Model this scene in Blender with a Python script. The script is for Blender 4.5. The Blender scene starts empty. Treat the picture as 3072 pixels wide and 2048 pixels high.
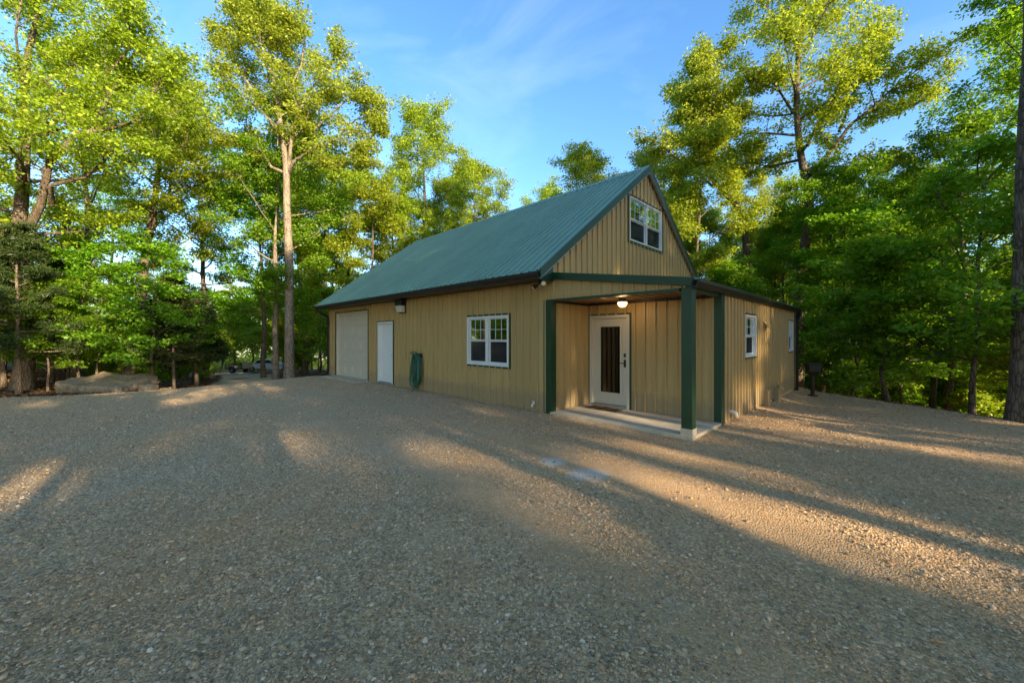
import bpy, bmesh, math, random
import numpy as np
from mathutils import Vector, Matrix

scene = bpy.context.scene
COL = scene.collection
R = math.radians
random.seed(7)
rng = np.random.default_rng(7)

# ------------------------------------------------------------------ camera
# building frame: X along the garage wall (towards the porch), Y into the building, Z up, porch slab top = 0
CAM = Vector((4.757, -6.552, 1.615))
YAW = 0.7814
FOC = 1159.45 / 3072.0
cd = bpy.data.cameras.new("camera")
cam = bpy.data.objects.new("camera", cd)
COL.objects.link(cam)
cam.location = CAM
cam.rotation_euler = (R(90), 0, YAW)
cd.sensor_width = 36.0
cd.lens = 36.0 * FOC
cd.shift_y = -13.3 / 3072.0
cd.clip_start = 0.05
cd.clip_end = 1500
scene.camera = cam

# ------------------------------------------------------------------ light
SUN_EL, SUN_AZ = R(16.0), math.atan2(-0.10, 0.99)      # direction towards the sun (maths angle from +X)
sun_dir = Vector((math.cos(SUN_EL) * math.cos(SUN_AZ), math.cos(SUN_EL) * math.sin(SUN_AZ), math.sin(SUN_EL)))
sd = bpy.data.lights.new("sun", 'SUN')
sd.energy = 5.0
sd.angle = R(0.55)
sd.color = (1.0, 0.83, 0.58)
so = bpy.data.objects.new("sun", sd)
COL.objects.link(so)
so.rotation_euler = (-sun_dir).to_track_quat('-Z', 'Y').to_euler()
so.location = (40, -6, 30)

world = bpy.data.worlds.new("World")
scene.world = world
world.use_nodes = True
wn, wl = world.node_tree.nodes, world.node_tree.links
wn.clear()
w_out = wn.new('ShaderNodeOutputWorld')
w_bg = wn.new('ShaderNodeBackground')
w_sky = wn.new('ShaderNodeTexSky')
w_sky.sky_type = 'NISHITA'
w_sky.sun_disc = False
w_sky.sun_elevation = SUN_EL
w_sky.sun_rotation = R(90) - SUN_AZ
w_sky.air_density = 1.0
w_sky.dust_density = 0.6
w_sky.ozone_density = 2.8
w_hs = wn.new('ShaderNodeHueSaturation')
w_hs.inputs['Saturation'].default_value = 1.15
w_hs.inputs['Value'].default_value = 1.0
wl.new(w_sky.outputs[0], w_hs.inputs['Color'])
# thin wisps of cirrus
w_tc = wn.new('ShaderNodeTexCoord')
w_mp = wn.new('ShaderNodeMapping')
w_mp.inputs['Scale'].default_value = (1.1, 2.6, 4.2)
w_mp.inputs['Rotation'].default_value = (0.2, 0.3, 0.6)
w_no = wn.new('ShaderNodeTexNoise')
w_no.inputs['Scale'].default_value = 1.6
w_no.inputs['Detail'].default_value = 7
w_no.inputs['Roughness'].default_value = 0.55
w_no.inputs['Distortion'].default_value = 0.6
w_ra = wn.new('ShaderNodeMapRange')
w_ra.inputs['From Min'].default_value = 0.47
w_ra.inputs['From Max'].default_value = 0.85
w_ra.inputs['To Max'].default_value = 0.10
w_mx = wn.new('ShaderNodeMixRGB')
w_mx.inputs['Color2'].default_value = (5.6, 5.9, 6.6, 1)
wl.new(w_tc.outputs['Generated'], w_mp.inputs['Vector'])
wl.new(w_mp.outputs[0], w_no.inputs['Vector'])
wl.new(w_no.outputs['Fac'], w_ra.inputs['Value'])
wl.new(w_ra.outputs[0], w_mx.inputs['Fac'])
wl.new(w_hs.outputs[0], w_mx.inputs['Color1'])
wl.new(w_mx.outputs[0], w_bg.inputs['Color'])
w_bg.inputs['Strength'].default_value = 0.15
wl.new(w_bg.outputs[0], w_out.inputs[0])

scene.view_settings.view_transform = 'Standard'
scene.view_settings.look = 'None'
scene.view_settings.gamma = 1.0
scene.view_settings.exposure = 1.62
scene.view_settings.use_curve_mapping = False
scene.render.engine = 'CYCLES'
cy = scene.cycles
cy.use_denoising = True
cy.max_bounces = 6
cy.diffuse_bounces = 4
cy.glossy_bounces = 3
cy.transmission_bounces = 6
cy.transparent_max_bounces = 8
cy.sample_clamp_indirect = 8.0
cy.caustics_reflective = False
cy.caustics_refractive = False


def pix(u, depth):
    """ground-plan point seen at photo column u (of 2352) at a given distance along the view axis"""
    fw = Vector((-math.sin(YAW), math.cos(YAW)))
    rt = Vector((math.cos(YAW), math.sin(YAW)))
    p = Vector((CAM.x, CAM.y)) + fw * depth + rt * depth * (u - 1176) / 887.7
    return p.x, p.y


# ------------------------------------------------------------------ terrain
def sm(a, b, t):
    t = np.clip((np.asarray(t, float) - a) / (b - a), 0, 1)
    return t * t * (3 - 2 * t)


def H(x, y):
    x = np.asarray(x, float)
    y = np.asarray(y, float)
    z = np.full(np.broadcast(x, y).shape, -0.052)
    z = z - 0.020 * np.clip(-x - 5, 0, 12) * (0.2 + 0.8 * sm(0.5, -6, y))
    k = sm(-10, -4, y)
    z = z - 0.062 * np.clip(-x - 13.4, 0, 5) * k - 0.060 * np.clip(-x - 13.4, 0, 70) * (0.35 + 0.65 * k)
    z = z - 0.11 * np.clip(y - 10.5, 0, 45)
    z = z - 0.17 * sm(2.0, 6.5, y) * sm(1.8, 3.2, x)
    z = z - 0.10 * np.clip(y + 0.8 * x - 12.3, 0, 4) - 0.07 * np.clip(y + 0.8 * x - 14, 0, 40) * sm(60, 0, x)
    z = z - 0.012 * np.clip(-y - 6, 0, 20)
    return z


def Hf(x, y):
    return float(H(x, y))


# ------------------------------------------------------------------ mesh helpers
def link(name, me, parent=None, mat=None):
    o = bpy.data.objects.new(name, me)
    COL.objects.link(o)
    if mat is not None and me is not None and len(me.materials) == 0:
        me.materials.append(mat)
    if parent is not None:
        o.parent = parent
    return o


def tag(o, label=None, cat=None, group=None, kind=None):
    if label: o["label"] = label
    if cat: o["category"] = cat
    if group: o["group"] = group
    if kind: o["kind"] = kind
    return o


def empty(name, loc, label=None, cat=None, group=None, rz=0.0):
    o = bpy.data.objects.new(name, None)
    o.empty_display_size = 0.2
    COL.objects.link(o)
    o.location = loc
    o.rotation_euler = (0, 0, rz)
    return tag(o, label, cat, group)


class MB:
    def __init__(s):
        s.v, s.f = [], []

    def add(s, vs, fs):
        b = len(s.v)
        s.v += [tuple(q) for q in vs]
        s.f += [tuple(i + b for i in f) for f in fs]

    def box(s, x0, x1, y0, y1, z0, z1):
        s.add([(x0, y0, z0), (x1, y0, z0), (x1, y1, z0), (x0, y1, z0), (x0, y0, z1), (x1, y0, z1), (x1, y1, z1), (x0, y1, z1)],
              [(0, 3, 2, 1), (4, 5, 6, 7), (0, 1, 5, 4), (1, 2, 6, 5), (2, 3, 7, 6), (3, 0, 4, 7)])

    def fbox(s, fr, u0, u1, d0, d1, w0, w1):
        o, u, n, w = fr
        c = [o + u * a + n * b + w * e for e in (w0, w1) for a, b in ((u0, d0), (u1, d0), (u1, d1), (u0, d1))]
        s.add(c, [(0, 3, 2, 1), (4, 5, 6, 7), (0, 1, 5, 4), (1, 2, 6, 5), (2, 3, 7, 6), (3, 0, 4, 7)])

    def prism(s, poly, a, b):
        """poly: list of Vector cross-section points, extruded from +a to +b (Vectors)"""
        n = len(poly)
        s.add([p + a for p in poly] + [p + b for p in poly],
              [tuple(range(n))[::-1], tuple(range(n, 2 * n))] + [(i, (i + 1) % n, n + (i + 1) % n, n + i) for i in range(n)])

    def tube(s, pts, rad, sides=8, cap=True, phase=0.0, closed=False):
        pts = [Vector(p) for p in pts]
        n = len(pts)
        if not hasattr(rad, '__len__'): rad = [rad] * n
        ref = None
        rings = []
        for i in range(n):
            if closed: t = pts[(i + 1) % n] - pts[i - 1]
            else: t = pts[min(i + 1, n - 1)] - pts[max(i - 1, 0)]
            t.normalize()
            if ref is None:
                ref = Vector((0, 0, 1)) if abs(t.z) < 0.9 else Vector((1, 0, 0))
            a = (ref - t * ref.dot(t)).normalized()
            ref = a
            b = t.cross(a)
            rings.append([pts[i] + (a * math.cos(phase + 2 * math.pi * k / sides) + b * math.sin(phase + 2 * math.pi * k / sides)) * rad[i] for k in range(sides)])
        vs = [q for r_ in rings for q in r_]
        fs = []
        for i in range(n if closed else n - 1):
            j = (i + 1) % n
            for k in range(sides):
                k2 = (k + 1) % sides
                fs.append((i * sides + k, i * sides + k2, j * sides + k2, j * sides + k))
        if cap and not closed:
            fs.append(tuple(range(sides))[::-1])
            fs.append(tuple((n - 1) * sides + k for k in range(sides)))
        s.add(vs, fs)

    def lathe(s, prof, sides=24, c=(0, 0, 0), ax=None):
        """prof: (r, z) pairs turned about Z at c"""
        vs, fs = [], []
        for r_, z in prof:
            for k in range(sides):
                a = 2 * math.pi * k / sides
                vs.append((c[0] + r_ * math.cos(a), c[1] + r_ * math.sin(a), c[2] + z))
        for i in range(len(prof) - 1):
            for k in range(sides):
                k2 = (k + 1) % sides
                fs.append((i * sides + k, i * sides + k2, (i + 1) * sides + k2, (i + 1) * sides + k))
        s.add(vs, fs)

    def build(s, name, mat, parent=None, smooth=False, bevel=0.0):
        me = bpy.data.meshes.new(name)
        me.from_pydata([tuple(q) for q in s.v], [], s.f)
        me.update()
        if smooth:
            me.polygons.foreach_set('use_smooth', [True] * len(me.polygons))
        o = link(name, me, parent, mat)
        if bevel:
            m = o.modifiers.new('bevel', 'BEVEL')
            m.width = bevel
            m.segments = 2
            m.limit_method = 'ANGLE'
        return o


def np_mesh(name, verts, quads, smooth=False):
    me = bpy.data.meshes.new(name)
    nv, nq = len(verts), len(quads)
    me.vertices.add(nv)
    me.vertices.foreach_set('co', np.ascontiguousarray(verts, np.float32).ravel())
    k = quads.shape[1]
    me.loops.add(nq * k)
    me.loops.foreach_set('vertex_index', np.ascontiguousarray(quads, np.int32).ravel())
    me.polygons.add(nq)
    me.polygons.foreach_set('loop_start', np.arange(0, nq * k, k, dtype=np.int32))
    me.polygons.foreach_set('loop_total', np.full(nq, k, np.int32))
    if smooth:
        me.polygons.foreach_set('use_smooth', np.ones(nq, bool))
    me.update(calc_edges=True)
    return me


# ------------------------------------------------------------------ materials
class NT:
    def __init__(s, name):
        s.m = bpy.data.materials.new(name)
        s.m.use_nodes = True
        s.t = s.m.node_tree
        s.t.nodes.clear()
        s.out = s.t.nodes.new('ShaderNodeOutputMaterial')

    def n(s, ty, **kw):
        nd = s.t.nodes.new(ty)
        for k, v in kw.items():
            if k.startswith('_'):
                setattr(nd, k[1:], v)
            else:
                key = k.replace('__', ' ')
                inp = nd.inputs[int(key[1:])] if key[0] == 'i' and key[1:].isdigit() else nd.inputs[key]
                if hasattr(v, 'is_linked') or isinstance(v, bpy.types.NodeSocket):
                    s.t.links.new(v, inp)
                else:
                    inp.default_value = v
        return nd

    def ramp(s, fac, stops):
        nd = s.t.nodes.new('ShaderNodeValToRGB')
        s.t.links.new(fac, nd.inputs[0])
        e = nd.color_ramp.elements
        while len(e) < len(stops): e.new(0.5)
        for q, (p, c) in zip(e, stops):
            q.position = p
            q.color = c if len(c) == 4 else (*c, 1)
        return nd.outputs[0]

    def mix(s, fac, a, b, blend='MIX'):
        nd = s.t.nodes.new('ShaderNodeMixRGB')
        nd.blend_type = blend
        for i, v in enumerate((fac, a, b)):
            if isinstance(v, bpy.types.NodeSocket): s.t.links.new(v, nd.inputs[i])
            elif i == 0: nd.inputs[0].default_value = v
            else: nd.inputs[i].default_value = v if len(v) == 4 else (*v, 1)
        return nd.outputs[0]

    def surf(s, sock):
        s.t.links.new(sock, s.out.inputs['Surface'])
        return s.m


def paint(name, col, rough=0.5, spec=0.5, metal=0.0, var=0.12, scale=3.0, bump=0.0, bscale=40.0, streak=False, emit=None, panel=False):
    t = NT(name)
    tc = t.n('ShaderNodeTexCoord')
    vec = tc.outputs['Object']
    if streak:
        vec = t.n('ShaderNodeMapping', Vector=vec, Scale=(6, 6, 0.35)).outputs[0]
    no = t.n('ShaderNodeTexNoise', Vector=vec, Scale=scale, Detail=5.0, Roughness=0.6)
    dark = tuple(c * (1 - var) for c in col)
    lite = tuple(min(1, c * (1 + var)) for c in col)
    c = t.ramp(no.outputs[0], [(0.3, dark), (0.7, lite)])
    if panel:                                      # sheets from different batches, mud splashed along the foot of the walls
        oi = t.n('ShaderNodeObjectInfo')
        vv = t.n('ShaderNodeMapRange', Value=oi.outputs['Random'], To__Min=0.94, To__Max=1.06)
        hs = t.n('ShaderNodeHueSaturation', Color=c)
        t.t.links.new(vv.outputs[0], hs.inputs['Value'])
        c = hs.outputs[0]
        gz_ = t.n('ShaderNodeSeparateXYZ', Vector=t.n('ShaderNodeNewGeometry').outputs['Position'])
        n4 = t.n('ShaderNodeTexNoise', Vector=tc.outputs['Object'], Scale=7.0, Detail=6.0, Roughness=0.7)
        hh = t.n('ShaderNodeMath', _operation='MULTIPLY_ADD', i0=n4.outputs[0], i1=-0.55, i2=gz_.outputs[2])
        c = t.mix(t.ramp(hh.outputs[0], [(0.0, (0.55, 0.55, 0.55)), (0.16, (0, 0, 0))]), c, (0.25, 0.19, 0.12))
    p = t.n('ShaderNodeBsdfPrincipled', Base__Color=c, Roughness=rough, Metallic=metal)
    p.inputs['Specular IOR Level'].default_value = spec
    if bump:
        n2 = t.n('ShaderNodeTexNoise', Vector=tc.outputs['Object'], Scale=bscale, Detail=6.0)
        b = t.n('ShaderNodeBump', Height=n2.outputs[0], Strength=bump, Distance=0.02)
        t.t.links.new(b.outputs[0], p.inputs['Normal'])
    if emit:
        p.inputs['Emission Color'].default_value = (*emit[0], 1)
        p.inputs['Emission Strength'].default_value = emit[1]
    return t.surf(p.outputs[0])


M = {}
M['tan'] = paint('tan_metal', (0.420, 0.285, 0.115), 0.42, 0.35, var=0.08, scale=2.0, streak=True, panel=True)
M['roof'] = paint('green_roof_metal', (0.160, 0.285, 0.215), 0.50, 0.28, var=0.08, scale=1.2, panel=True)
M['green'] = paint('dark_green_trim', (0.003, 0.036, 0.012), 0.38, 0.5, var=0.12, scale=2.5)
M['gutter'] = paint('dark_bronze_gutter', (0.018, 0.014, 0.011), 0.40, 0.5, var=0.2)
M['white'] = paint('white_vinyl', (0.66, 0.66, 0.63), 0.45, 0.4, var=0.03)
M['cream'] = paint('cream_door', (0.56, 0.495, 0.385), 0.42, 0.4, var=0.03)
M['doorwhite'] = paint('white_door', (0.70, 0.69, 0.64), 0.42, 0.4, var=0.03)
M['concrete'] = paint('concrete', (0.46, 0.385, 0.275), 0.85, 0.3, var=0.16, scale=5.0, bump=0.25, bscale=60)
M['interior'] = paint('interior_dark', (0.10, 0.09, 0.08), 0.8, 0.2)
M['blind'] = paint('blind_slats', (0.50, 0.52, 0.50), 0.6, 0.3, var=0.04)
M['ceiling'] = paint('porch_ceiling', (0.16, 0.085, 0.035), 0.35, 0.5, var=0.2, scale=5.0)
M['black'] = paint('black_metal', (0.012, 0.012, 0.012), 0.45, 0.5, var=0.2)
M['rust'] = paint('rusty_black', (0.035, 0.020, 0.013), 0.7, 0.3, var=0.4, scale=14, bump=0.3)
M['hose'] = paint('green_hose_rubber', (0.010, 0.100, 0.055), 0.30, 0.5, var=0.35, scale=9)
M['brass'] = paint('brass', (0.55, 0.36, 0.12), 0.3, 0.5, metal=0.9, var=0.1)
M['pvc'] = paint('white_pipe', (0.72, 0.69, 0.60), 0.5, 0.4, var=0.05)
M['chrome'] = paint('grey_metal', (0.33, 0.33, 0.34), 0.35, 0.5, metal=0.6, var=0.1)
M['redlens'] = paint('red_lens', (0.5, 0.02, 0.015), 0.25, 0.5)
M['tyre'] = paint('tyre_rubber', (0.02, 0.02, 0.02), 0.8, 0.3, var=0.2)
M['carwhite'] = paint('white_car_paint', (0.72, 0.73, 0.75), 0.25, 0.5, var=0.02)
M['lens'] = paint('pale_lamp_lens', (0.62, 0.58, 0.50), 0.25, 0.5, var=0.06)
M['lampglass'] = paint('lit_lamp_glass', (0.9, 0.75, 0.5), 0.3, 0.5, emit=((1.0, 0.66, 0.32), 2.2))
M['wood'] = paint('weathered_boards', (0.20, 0.15, 0.10), 0.8, 0.3, var=0.3, scale=6)


def glass_mat(name, tint, dark):
    t = NT(name)
    fr = t.n('ShaderNodeFresnel', IOR=1.55)
    tr = t.n('ShaderNodeBsdfTransparent', Color=(*tint, 1))
    gl = t.n('ShaderNodeBsdfGlossy', Color=(0.95, 1.0, 0.97, 1), Roughness=0.03)
    ad = t.n('ShaderNodeMath', _operation='MULTIPLY_ADD', i0=fr.outputs[0], i1=1.0, i2=dark)
    mx = t.n('ShaderNodeMixShader', Fac=ad.outputs[0], i1=tr.outputs[0], i2=gl.outputs[0])
    return t.surf(mx.outputs[0])


M['glass'] = glass_mat('window_glass', (0.55, 0.68, 0.62), 0.02)
M['doorglass'] = glass_mat('door_glass', (0.13, 0.11, 0.09), 0.02)
def screen_mat():
    t = NT('screened_glass')
    tr = t.n('ShaderNodeBsdfTransparent', Color=(0.55, 0.60, 0.60, 1))
    df = t.n('ShaderNodeBsdfDiffuse', Color=(0.035, 0.04, 0.042, 1))
    gl = t.n('ShaderNodeBsdfGlossy', Color=(0.8, 0.9, 0.9, 1), Roughness=0.08)
    m1 = t.n('ShaderNodeMixShader', Fac=0.6, i1=tr.outputs[0], i2=df.outputs[0])
    m2 = t.n('ShaderNodeMixShader', Fac=0.05, i1=m1.outputs[0], i2=gl.outputs[0])
    return t.surf(m2.outputs[0])


M['screen'] = screen_mat()


def gravel_mat(name='crushed_gravel', tint=None):
    t = NT(name)
    g = t.n('ShaderNodeNewGeometry').outputs['Position']
    v1 = t.n('ShaderNodeTexVoronoi', Vector=g, Scale=58.0)
    v2 = t.n('ShaderNodeTexVoronoi', Vector=g, Scale=130.0)
    big = t.n('ShaderNodeTexNoise', Vector=g, Scale=0.33, Detail=5.0, Roughness=0.62)
    mid = t.n('ShaderNodeTexNoise', Vector=g, Scale=2.2, Detail=6.0, Roughness=0.65)
    s1 = t.n('ShaderNodeSeparateColor', Color=v1.outputs['Color'])
    s2 = t.n('ShaderNodeSeparateColor', Color=v2.outputs['Color'])
    stone = t.ramp(s1.outputs[0], [(0.0, (0.055, 0.050, 0.040)), (0.30, (0.20, 0.18, 0.14)), (0.72, (0.44, 0.395, 0.315)), (1.0, (0.92, 0.84, 0.69))])
    fine = t.ramp(s2.outputs[1], [(0.0, (0.12, 0.11, 0.09)), (1.0, (0.56, 0.51, 0.415))])
    c = t.mix(0.35, stone, fine)
    # tan stones, brown worn ground towards the porch side, pale dusty patches
    sx = t.n('ShaderNodeSeparateXYZ', Vector=g)
    q2 = t.n('ShaderNodeMath', _operation='ADD', i0=sx.outputs[0], i1=2.0)
    q3 = t.n('ShaderNodeMath', _operation='MULTIPLY', i0=q2.outputs[0], i1=q2.outputs[0])
    lane = t.n('ShaderNodeMath', _operation='MULTIPLY_ADD', i0=q3.outputs[0], i1=0.015, i2=sx.outputs[1])
    lane = t.n('ShaderNodeMath', _operation='MULTIPLY_ADD', i0=mid.outputs[0], i1=0.5, i2=lane.outputs[0])
    lf_ = None
    for c0 in (-1.75, -3.45):
        a_ = t.n('ShaderNodeMath', _operation='ADD', i0=lane.outputs[0], i1=-c0)
        a_ = t.n('ShaderNodeMath', _operation='ABSOLUTE', i0=a_.outputs[0])
        a_ = t.ramp(a_.outputs[0], [(0.10, (0.6, 0.6, 0.6)), (0.48, (0, 0, 0))])
        lf_ = a_ if lf_ is None else t.mix(1.0, lf_, a_, 'LIGHTEN')
    c = t.mix(lf_, c, t.mix(0.5, fine, (0.36, 0.33, 0.27)))
    isb = t.ramp(s1.outputs[2], [(0.66, (0, 0, 0)), (0.76, (0.65, 0.65, 0.65))])
    c = t.mix(isb, c, (0.46, 0.33, 0.17))
    side = t.n('ShaderNodeMapRange', Value=sx.outputs[0], From__Min=-9.0, From__Max=4.5, To__Min=-0.20, To__Max=0.20)
    pf = t.n('ShaderNodeMath', _operation='ADD', i0=big.outputs[0], i1=side.outputs[0])
    patch = t.ramp(pf.outputs[0], [(0.40, (0, 0, 0)), (0.68, (0.62, 0.62, 0.62))])
    c = t.mix(patch, c, t.mix(0.5, t.mix(1.0, c, (1.25, 0.98, 0.66), 'MULTIPLY'), (0.38, 0.275, 0.16)))
    dust = t.ramp(mid.outputs[0], [(0.52, (0, 0, 0)), (0.76, (0.5, 0.5, 0.5))])
    c = t.mix(dust, c, (0.45, 0.405, 0.33))
    c = t.mix(1.0, c, (1.30, 1.04, 0.79), 'MULTIPLY')
    for (su, sv, rx) in ((1272, 1066, .22), (1352, 1098, .30), (735, 1497, .14)):      # spilled cement, a half-buried slab
        dpt = 1.70 * 887.7 / (sv - 773.8)
        qx, qy = pix(su, dpt)
        df = t.n('ShaderNodeVectorMath', _operation='DISTANCE', i0=g, i1=(qx, qy, -0.08))
        dn = t.n('ShaderNodeMath', _operation='MULTIPLY_ADD', i0=mid.outputs[0], i1=.35, i2=df.outputs['Value'])
        c = t.mix(t.ramp(dn.outputs[0], [(rx * .55 + .12, (.75, .75, .75)), (rx + .17, (0, 0, 0))]), c, (0.62, 0.58, 0.50) if sv < 1400 else (0.30, 0.22, 0.15))
    if tint: c = t.mix(0.65, c, tint)
    p = t.n('ShaderNodeBsdfPrincipled', Base__Color=c, Roughness=0.9)
    p.inputs['Specular IOR Level'].default_value = 0.25
    b1 = t.n('ShaderNodeBump', Height=v1.outputs['Distance'], Strength=0.9, Distance=0.012, _invert=True)
    b2 = t.n('ShaderNodeBump', Height=v2.outputs['Distance'], Strength=0.7, Distance=0.006, _invert=True, Normal=b1.outputs[0])
    t.t.links.new(b2.outputs[0], p.inputs['Normal'])
    return t.surf(p.outputs[0])


def stone_mat():
    t = NT('loose_stone')
    oi = t.n('ShaderNodeObjectInfo')
    c = t.ramp(oi.outputs['Random'], [(0.0, (0.13, 0.105, 0.072)), (0.28, (0.34, 0.275, 0.185)), (0.55, (0.60, 0.485, 0.335)), (0.70, (0.44, 0.32, 0.18)),
                                      (0.84, (0.55, 0.44, 0.29)), (0.92, (0.36, 0.20, 0.10)), (1.0, (0.80, 0.76, 0.68))])
    tc = t.n('ShaderNodeTexCoord')
    no = t.n('ShaderNodeTexNoise', Vector=tc.outputs['Object'], Scale=3.0, Detail=4.0)
    c = t.mix(0.22, c, t.ramp(no.outputs[0], [(0.3, (0.1, 0.095, 0.08)), (0.7, (0.5, 0.46, 0.38))]))
    c = t.mix(1.0, c, (1.15, 0.97, 0.78), 'MULTIPLY')
    p = t.n('ShaderNodeBsdfPrincipled', Base__Color=c, Roughness=0.85)
    p.inputs['Specular IOR Level'].default_value = 0.3
    return t.surf(p.outputs[0])


def floor_mat():
    t = NT('leaf_litter_floor')
    g = t.n('ShaderNodeNewGeometry').outputs['Position']
    v = t.n('ShaderNodeTexVoronoi', Vector=g, Scale=16.0)
    s = t.n('ShaderNodeSeparateColor', Color=v.outputs['Color'])
    c = t.ramp(s.outputs[0], [(0.0, (0.045, 0.022, 0.010)), (0.45, (0.13, 0.065, 0.03)), (0.8, (0.22, 0.12, 0.055)), (1.0, (0.30, 0.20, 0.11))])
    no = t.n('ShaderNodeTexNoise', Vector=g, Scale=0.5, Detail=5.0)
    c = t.mix(t.ramp(no.outputs[0], [(0.5, (0, 0, 0)), (0.7, (0.5, 0.5, 0.5))]), c, (0.06, 0.075, 0.02))
    p = t.n('ShaderNodeBsdfPrincipled', Base__Color=c, Roughness=0.95)
    p.inputs['Specular IOR Level'].default_value = 0.15
    b = t.n('ShaderNodeBump', Height=v.outputs['Distance'], Strength=0.8, Distance=0.03)
    t.t.links.new(b.outputs[0], p.inputs['Normal'])
    return t.surf(p.outputs[0])


def rock_mat():
    t = NT('sandstone_boulder')
    tc = t.n('ShaderNodeTexCoord').outputs['Object']
    n1 = t.n('ShaderNodeTexNoise', Vector=tc, Scale=2.3, Detail=8.0, Roughness=0.7)
    n2 = t.n('ShaderNodeTexNoise', Vector=tc, Scale=11.0, Detail=6.0, Roughness=0.7)
    c = t.ramp(n1.outputs[0], [(0.3, (0.13, 0.095, 0.06)), (0.5, (0.29, 0.215, 0.13)), (0.7, (0.42, 0.33, 0.22))])
    c = t.mix(t.ramp(n2.outputs[0], [(0.52, (0, 0, 0)), (0.62, (0.7, 0.7, 0.7))]), c, (0.075, 0.08, 0.06))
    p = t.n('ShaderNodeBsdfPrincipled', Base__Color=c, Roughness=0.92)
    p.inputs['Specular IOR Level'].default_value = 0.2
    b = t.n('ShaderNodeBump', Height=n2.outputs[0], Strength=0.7, Distance=0.05)
    t.t.links.new(b.outputs[0], p.inputs['Normal'])
    return t.surf(p.outputs[0])


def bark_mat(name, c0, c1, lichen=0.25):
    t = NT(name)
    tc = t.n('ShaderNodeTexCoord').outputs['Object']
    mp = t.n('ShaderNodeMapping', Vector=tc, Scale=(1, 1, 0.22)).outputs[0]
    v = t.n('ShaderNodeTexVoronoi', Vector=mp, Scale=16.0, _feature='DISTANCE_TO_EDGE')
    no = t.n('ShaderNodeTexNoise', Vector=mp, Scale=9.0, Detail=6.0, Roughness=0.7)
    c = t.ramp(no.outputs[0], [(0.3, c0), (0.7, c1)])
    crack = t.ramp(v.outputs['Distance'], [(0.0, (0.35, 0.35, 0.35)), (0.14, (1, 1, 1))])
    c = t.mix(1.0, c, crack, 'MULTIPLY')
    n3 = t.n('ShaderNodeTexNoise', Vector=tc, Scale=1.7, Detail=5.0)
    c = t.mix(t.ramp(n3.outputs[0], [(0.52, (0, 0, 0)), (0.68, (lichen, lichen, lichen))]), c, (0.33, 0.30, 0.22))
    p = t.n('ShaderNodeBsdfPrincipled', Base__Color=c, Roughness=0.92)
    p.inputs['Specular IOR Level'].default_value = 0.15
    b = t.n('ShaderNodeBump', Height=v.outputs['Distance'], Strength=0.8, Distance=0.05)
    t.t.links.new(b.outputs[0], p.inputs['Normal'])
    return t.surf(p.outputs[0])


def leaf_mat(name, ca, cb, cc, trans=0.48, tcol=(0.36, 0.46, 0.03)):
    t = NT(name)
    g = t.n('ShaderNodeNewGeometry')
    oi = t.n('ShaderNodeObjectInfo')
    c = t.ramp(g.outputs['Random Per Island'], [(0.0, ca), (0.5, cb), (1.0, cc)])
    hs = t.n('ShaderNodeHueSaturation', Color=c, Saturation=1.0)
    h = t.n('ShaderNodeMapRange', Value=oi.outputs['Random'], To__Min=0.488, To__Max=0.516)
    v = t.n('ShaderNodeMapRange', Value=oi.outputs['Random'], To__Min=0.88, To__Max=1.22)
    t.t.links.new(h.outputs[0], hs.inputs['Hue'])
    t.t.links.new(v.outputs[0], hs.inputs['Value'])
    d = t.n('ShaderNodeBsdfDiffuse', Color=hs.outputs[0])
    tc_ = t.mix(0.5, hs.outputs[0], tcol)
    tr = t.n('ShaderNodeBsdfTranslucent', Color=tc_)
    gl = t.n('ShaderNodeBsdfGlossy', Color=(1, 1, 1, 1), Roughness=0.45)
    m1 = t.n('ShaderNodeMixShader', Fac=trans, i1=d.outputs[0], i2=tr.outputs[0])
    m2 = t.n('ShaderNodeMixShader', Fac=0.015, i1=m1.outputs[0], i2=gl.outputs[0])
    return t.surf(m2.outputs[0])


M['gravel'] = gravel_mat()
M['drive'] = gravel_mat('sunlit_sandy_drive', (0.52, 0.40, 0.25))  # sandy tint brightened to stand in for sunlight on the driveway
M['stone'] = stone_mat()
M['floor'] = floor_mat()
M['rock'] = rock_mat()
M['bark'] = bark_mat('oak_bark', (0.075, 0.055, 0.038), (0.22, 0.165, 0.11))
M['bark_pale'] = bark_mat('pale_bark', (0.15, 0.11, 0.075), (0.36, 0.285, 0.20), 0.45)
M['leaf_oak'] = leaf_mat('oak_leaves', (0.130, 0.215, 0.012), (0.260, 0.350, 0.018), (0.400, 0.450, 0.035), tcol=(0.60, 0.68, 0.03))
M['leaf_gold'] = leaf_mat('golden_oak_leaves', (0.150, 0.210, 0.016), (0.290, 0.350, 0.028), (0.430, 0.450, 0.050), tcol=(0.62, 0.68, 0.05))
M['leaf_green'] = leaf_mat('green_leaves', (0.070, 0.175, 0.010), (0.150, 0.285, 0.014), (0.260, 0.400, 0.024), tcol=(0.38, 0.64, 0.02))
M['leaf_cedar'] = leaf_mat('cedar_needles', (0.016, 0.034, 0.008), (0.036, 0.058, 0.012), (0.070, 0.082, 0.018), 0.2, (0.1, 0.12, 0.02))
M['litter'] = leaf_mat('fallen_leaves', (0.09, 0.045, 0.02), (0.19, 0.10, 0.045), (0.32, 0.19, 0.10), 0.1, (0.3, 0.16, 0.06))
#@@SETTING
# ------------------------------------------------------------------ ground sheets
def axis_pts(lo, hi, c0, c1, fine, n_out):
    a = c0 - (c0 - lo) * (np.linspace(0, 1, n_out) ** 1.8)[::-1]
    b = np.arange(c0 + fine, c1, fine)
    c = c1 + (hi - c1) * (np.linspace(0, 1, n_out) ** 1.8)
    return np.concatenate([a, b, c])


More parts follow.
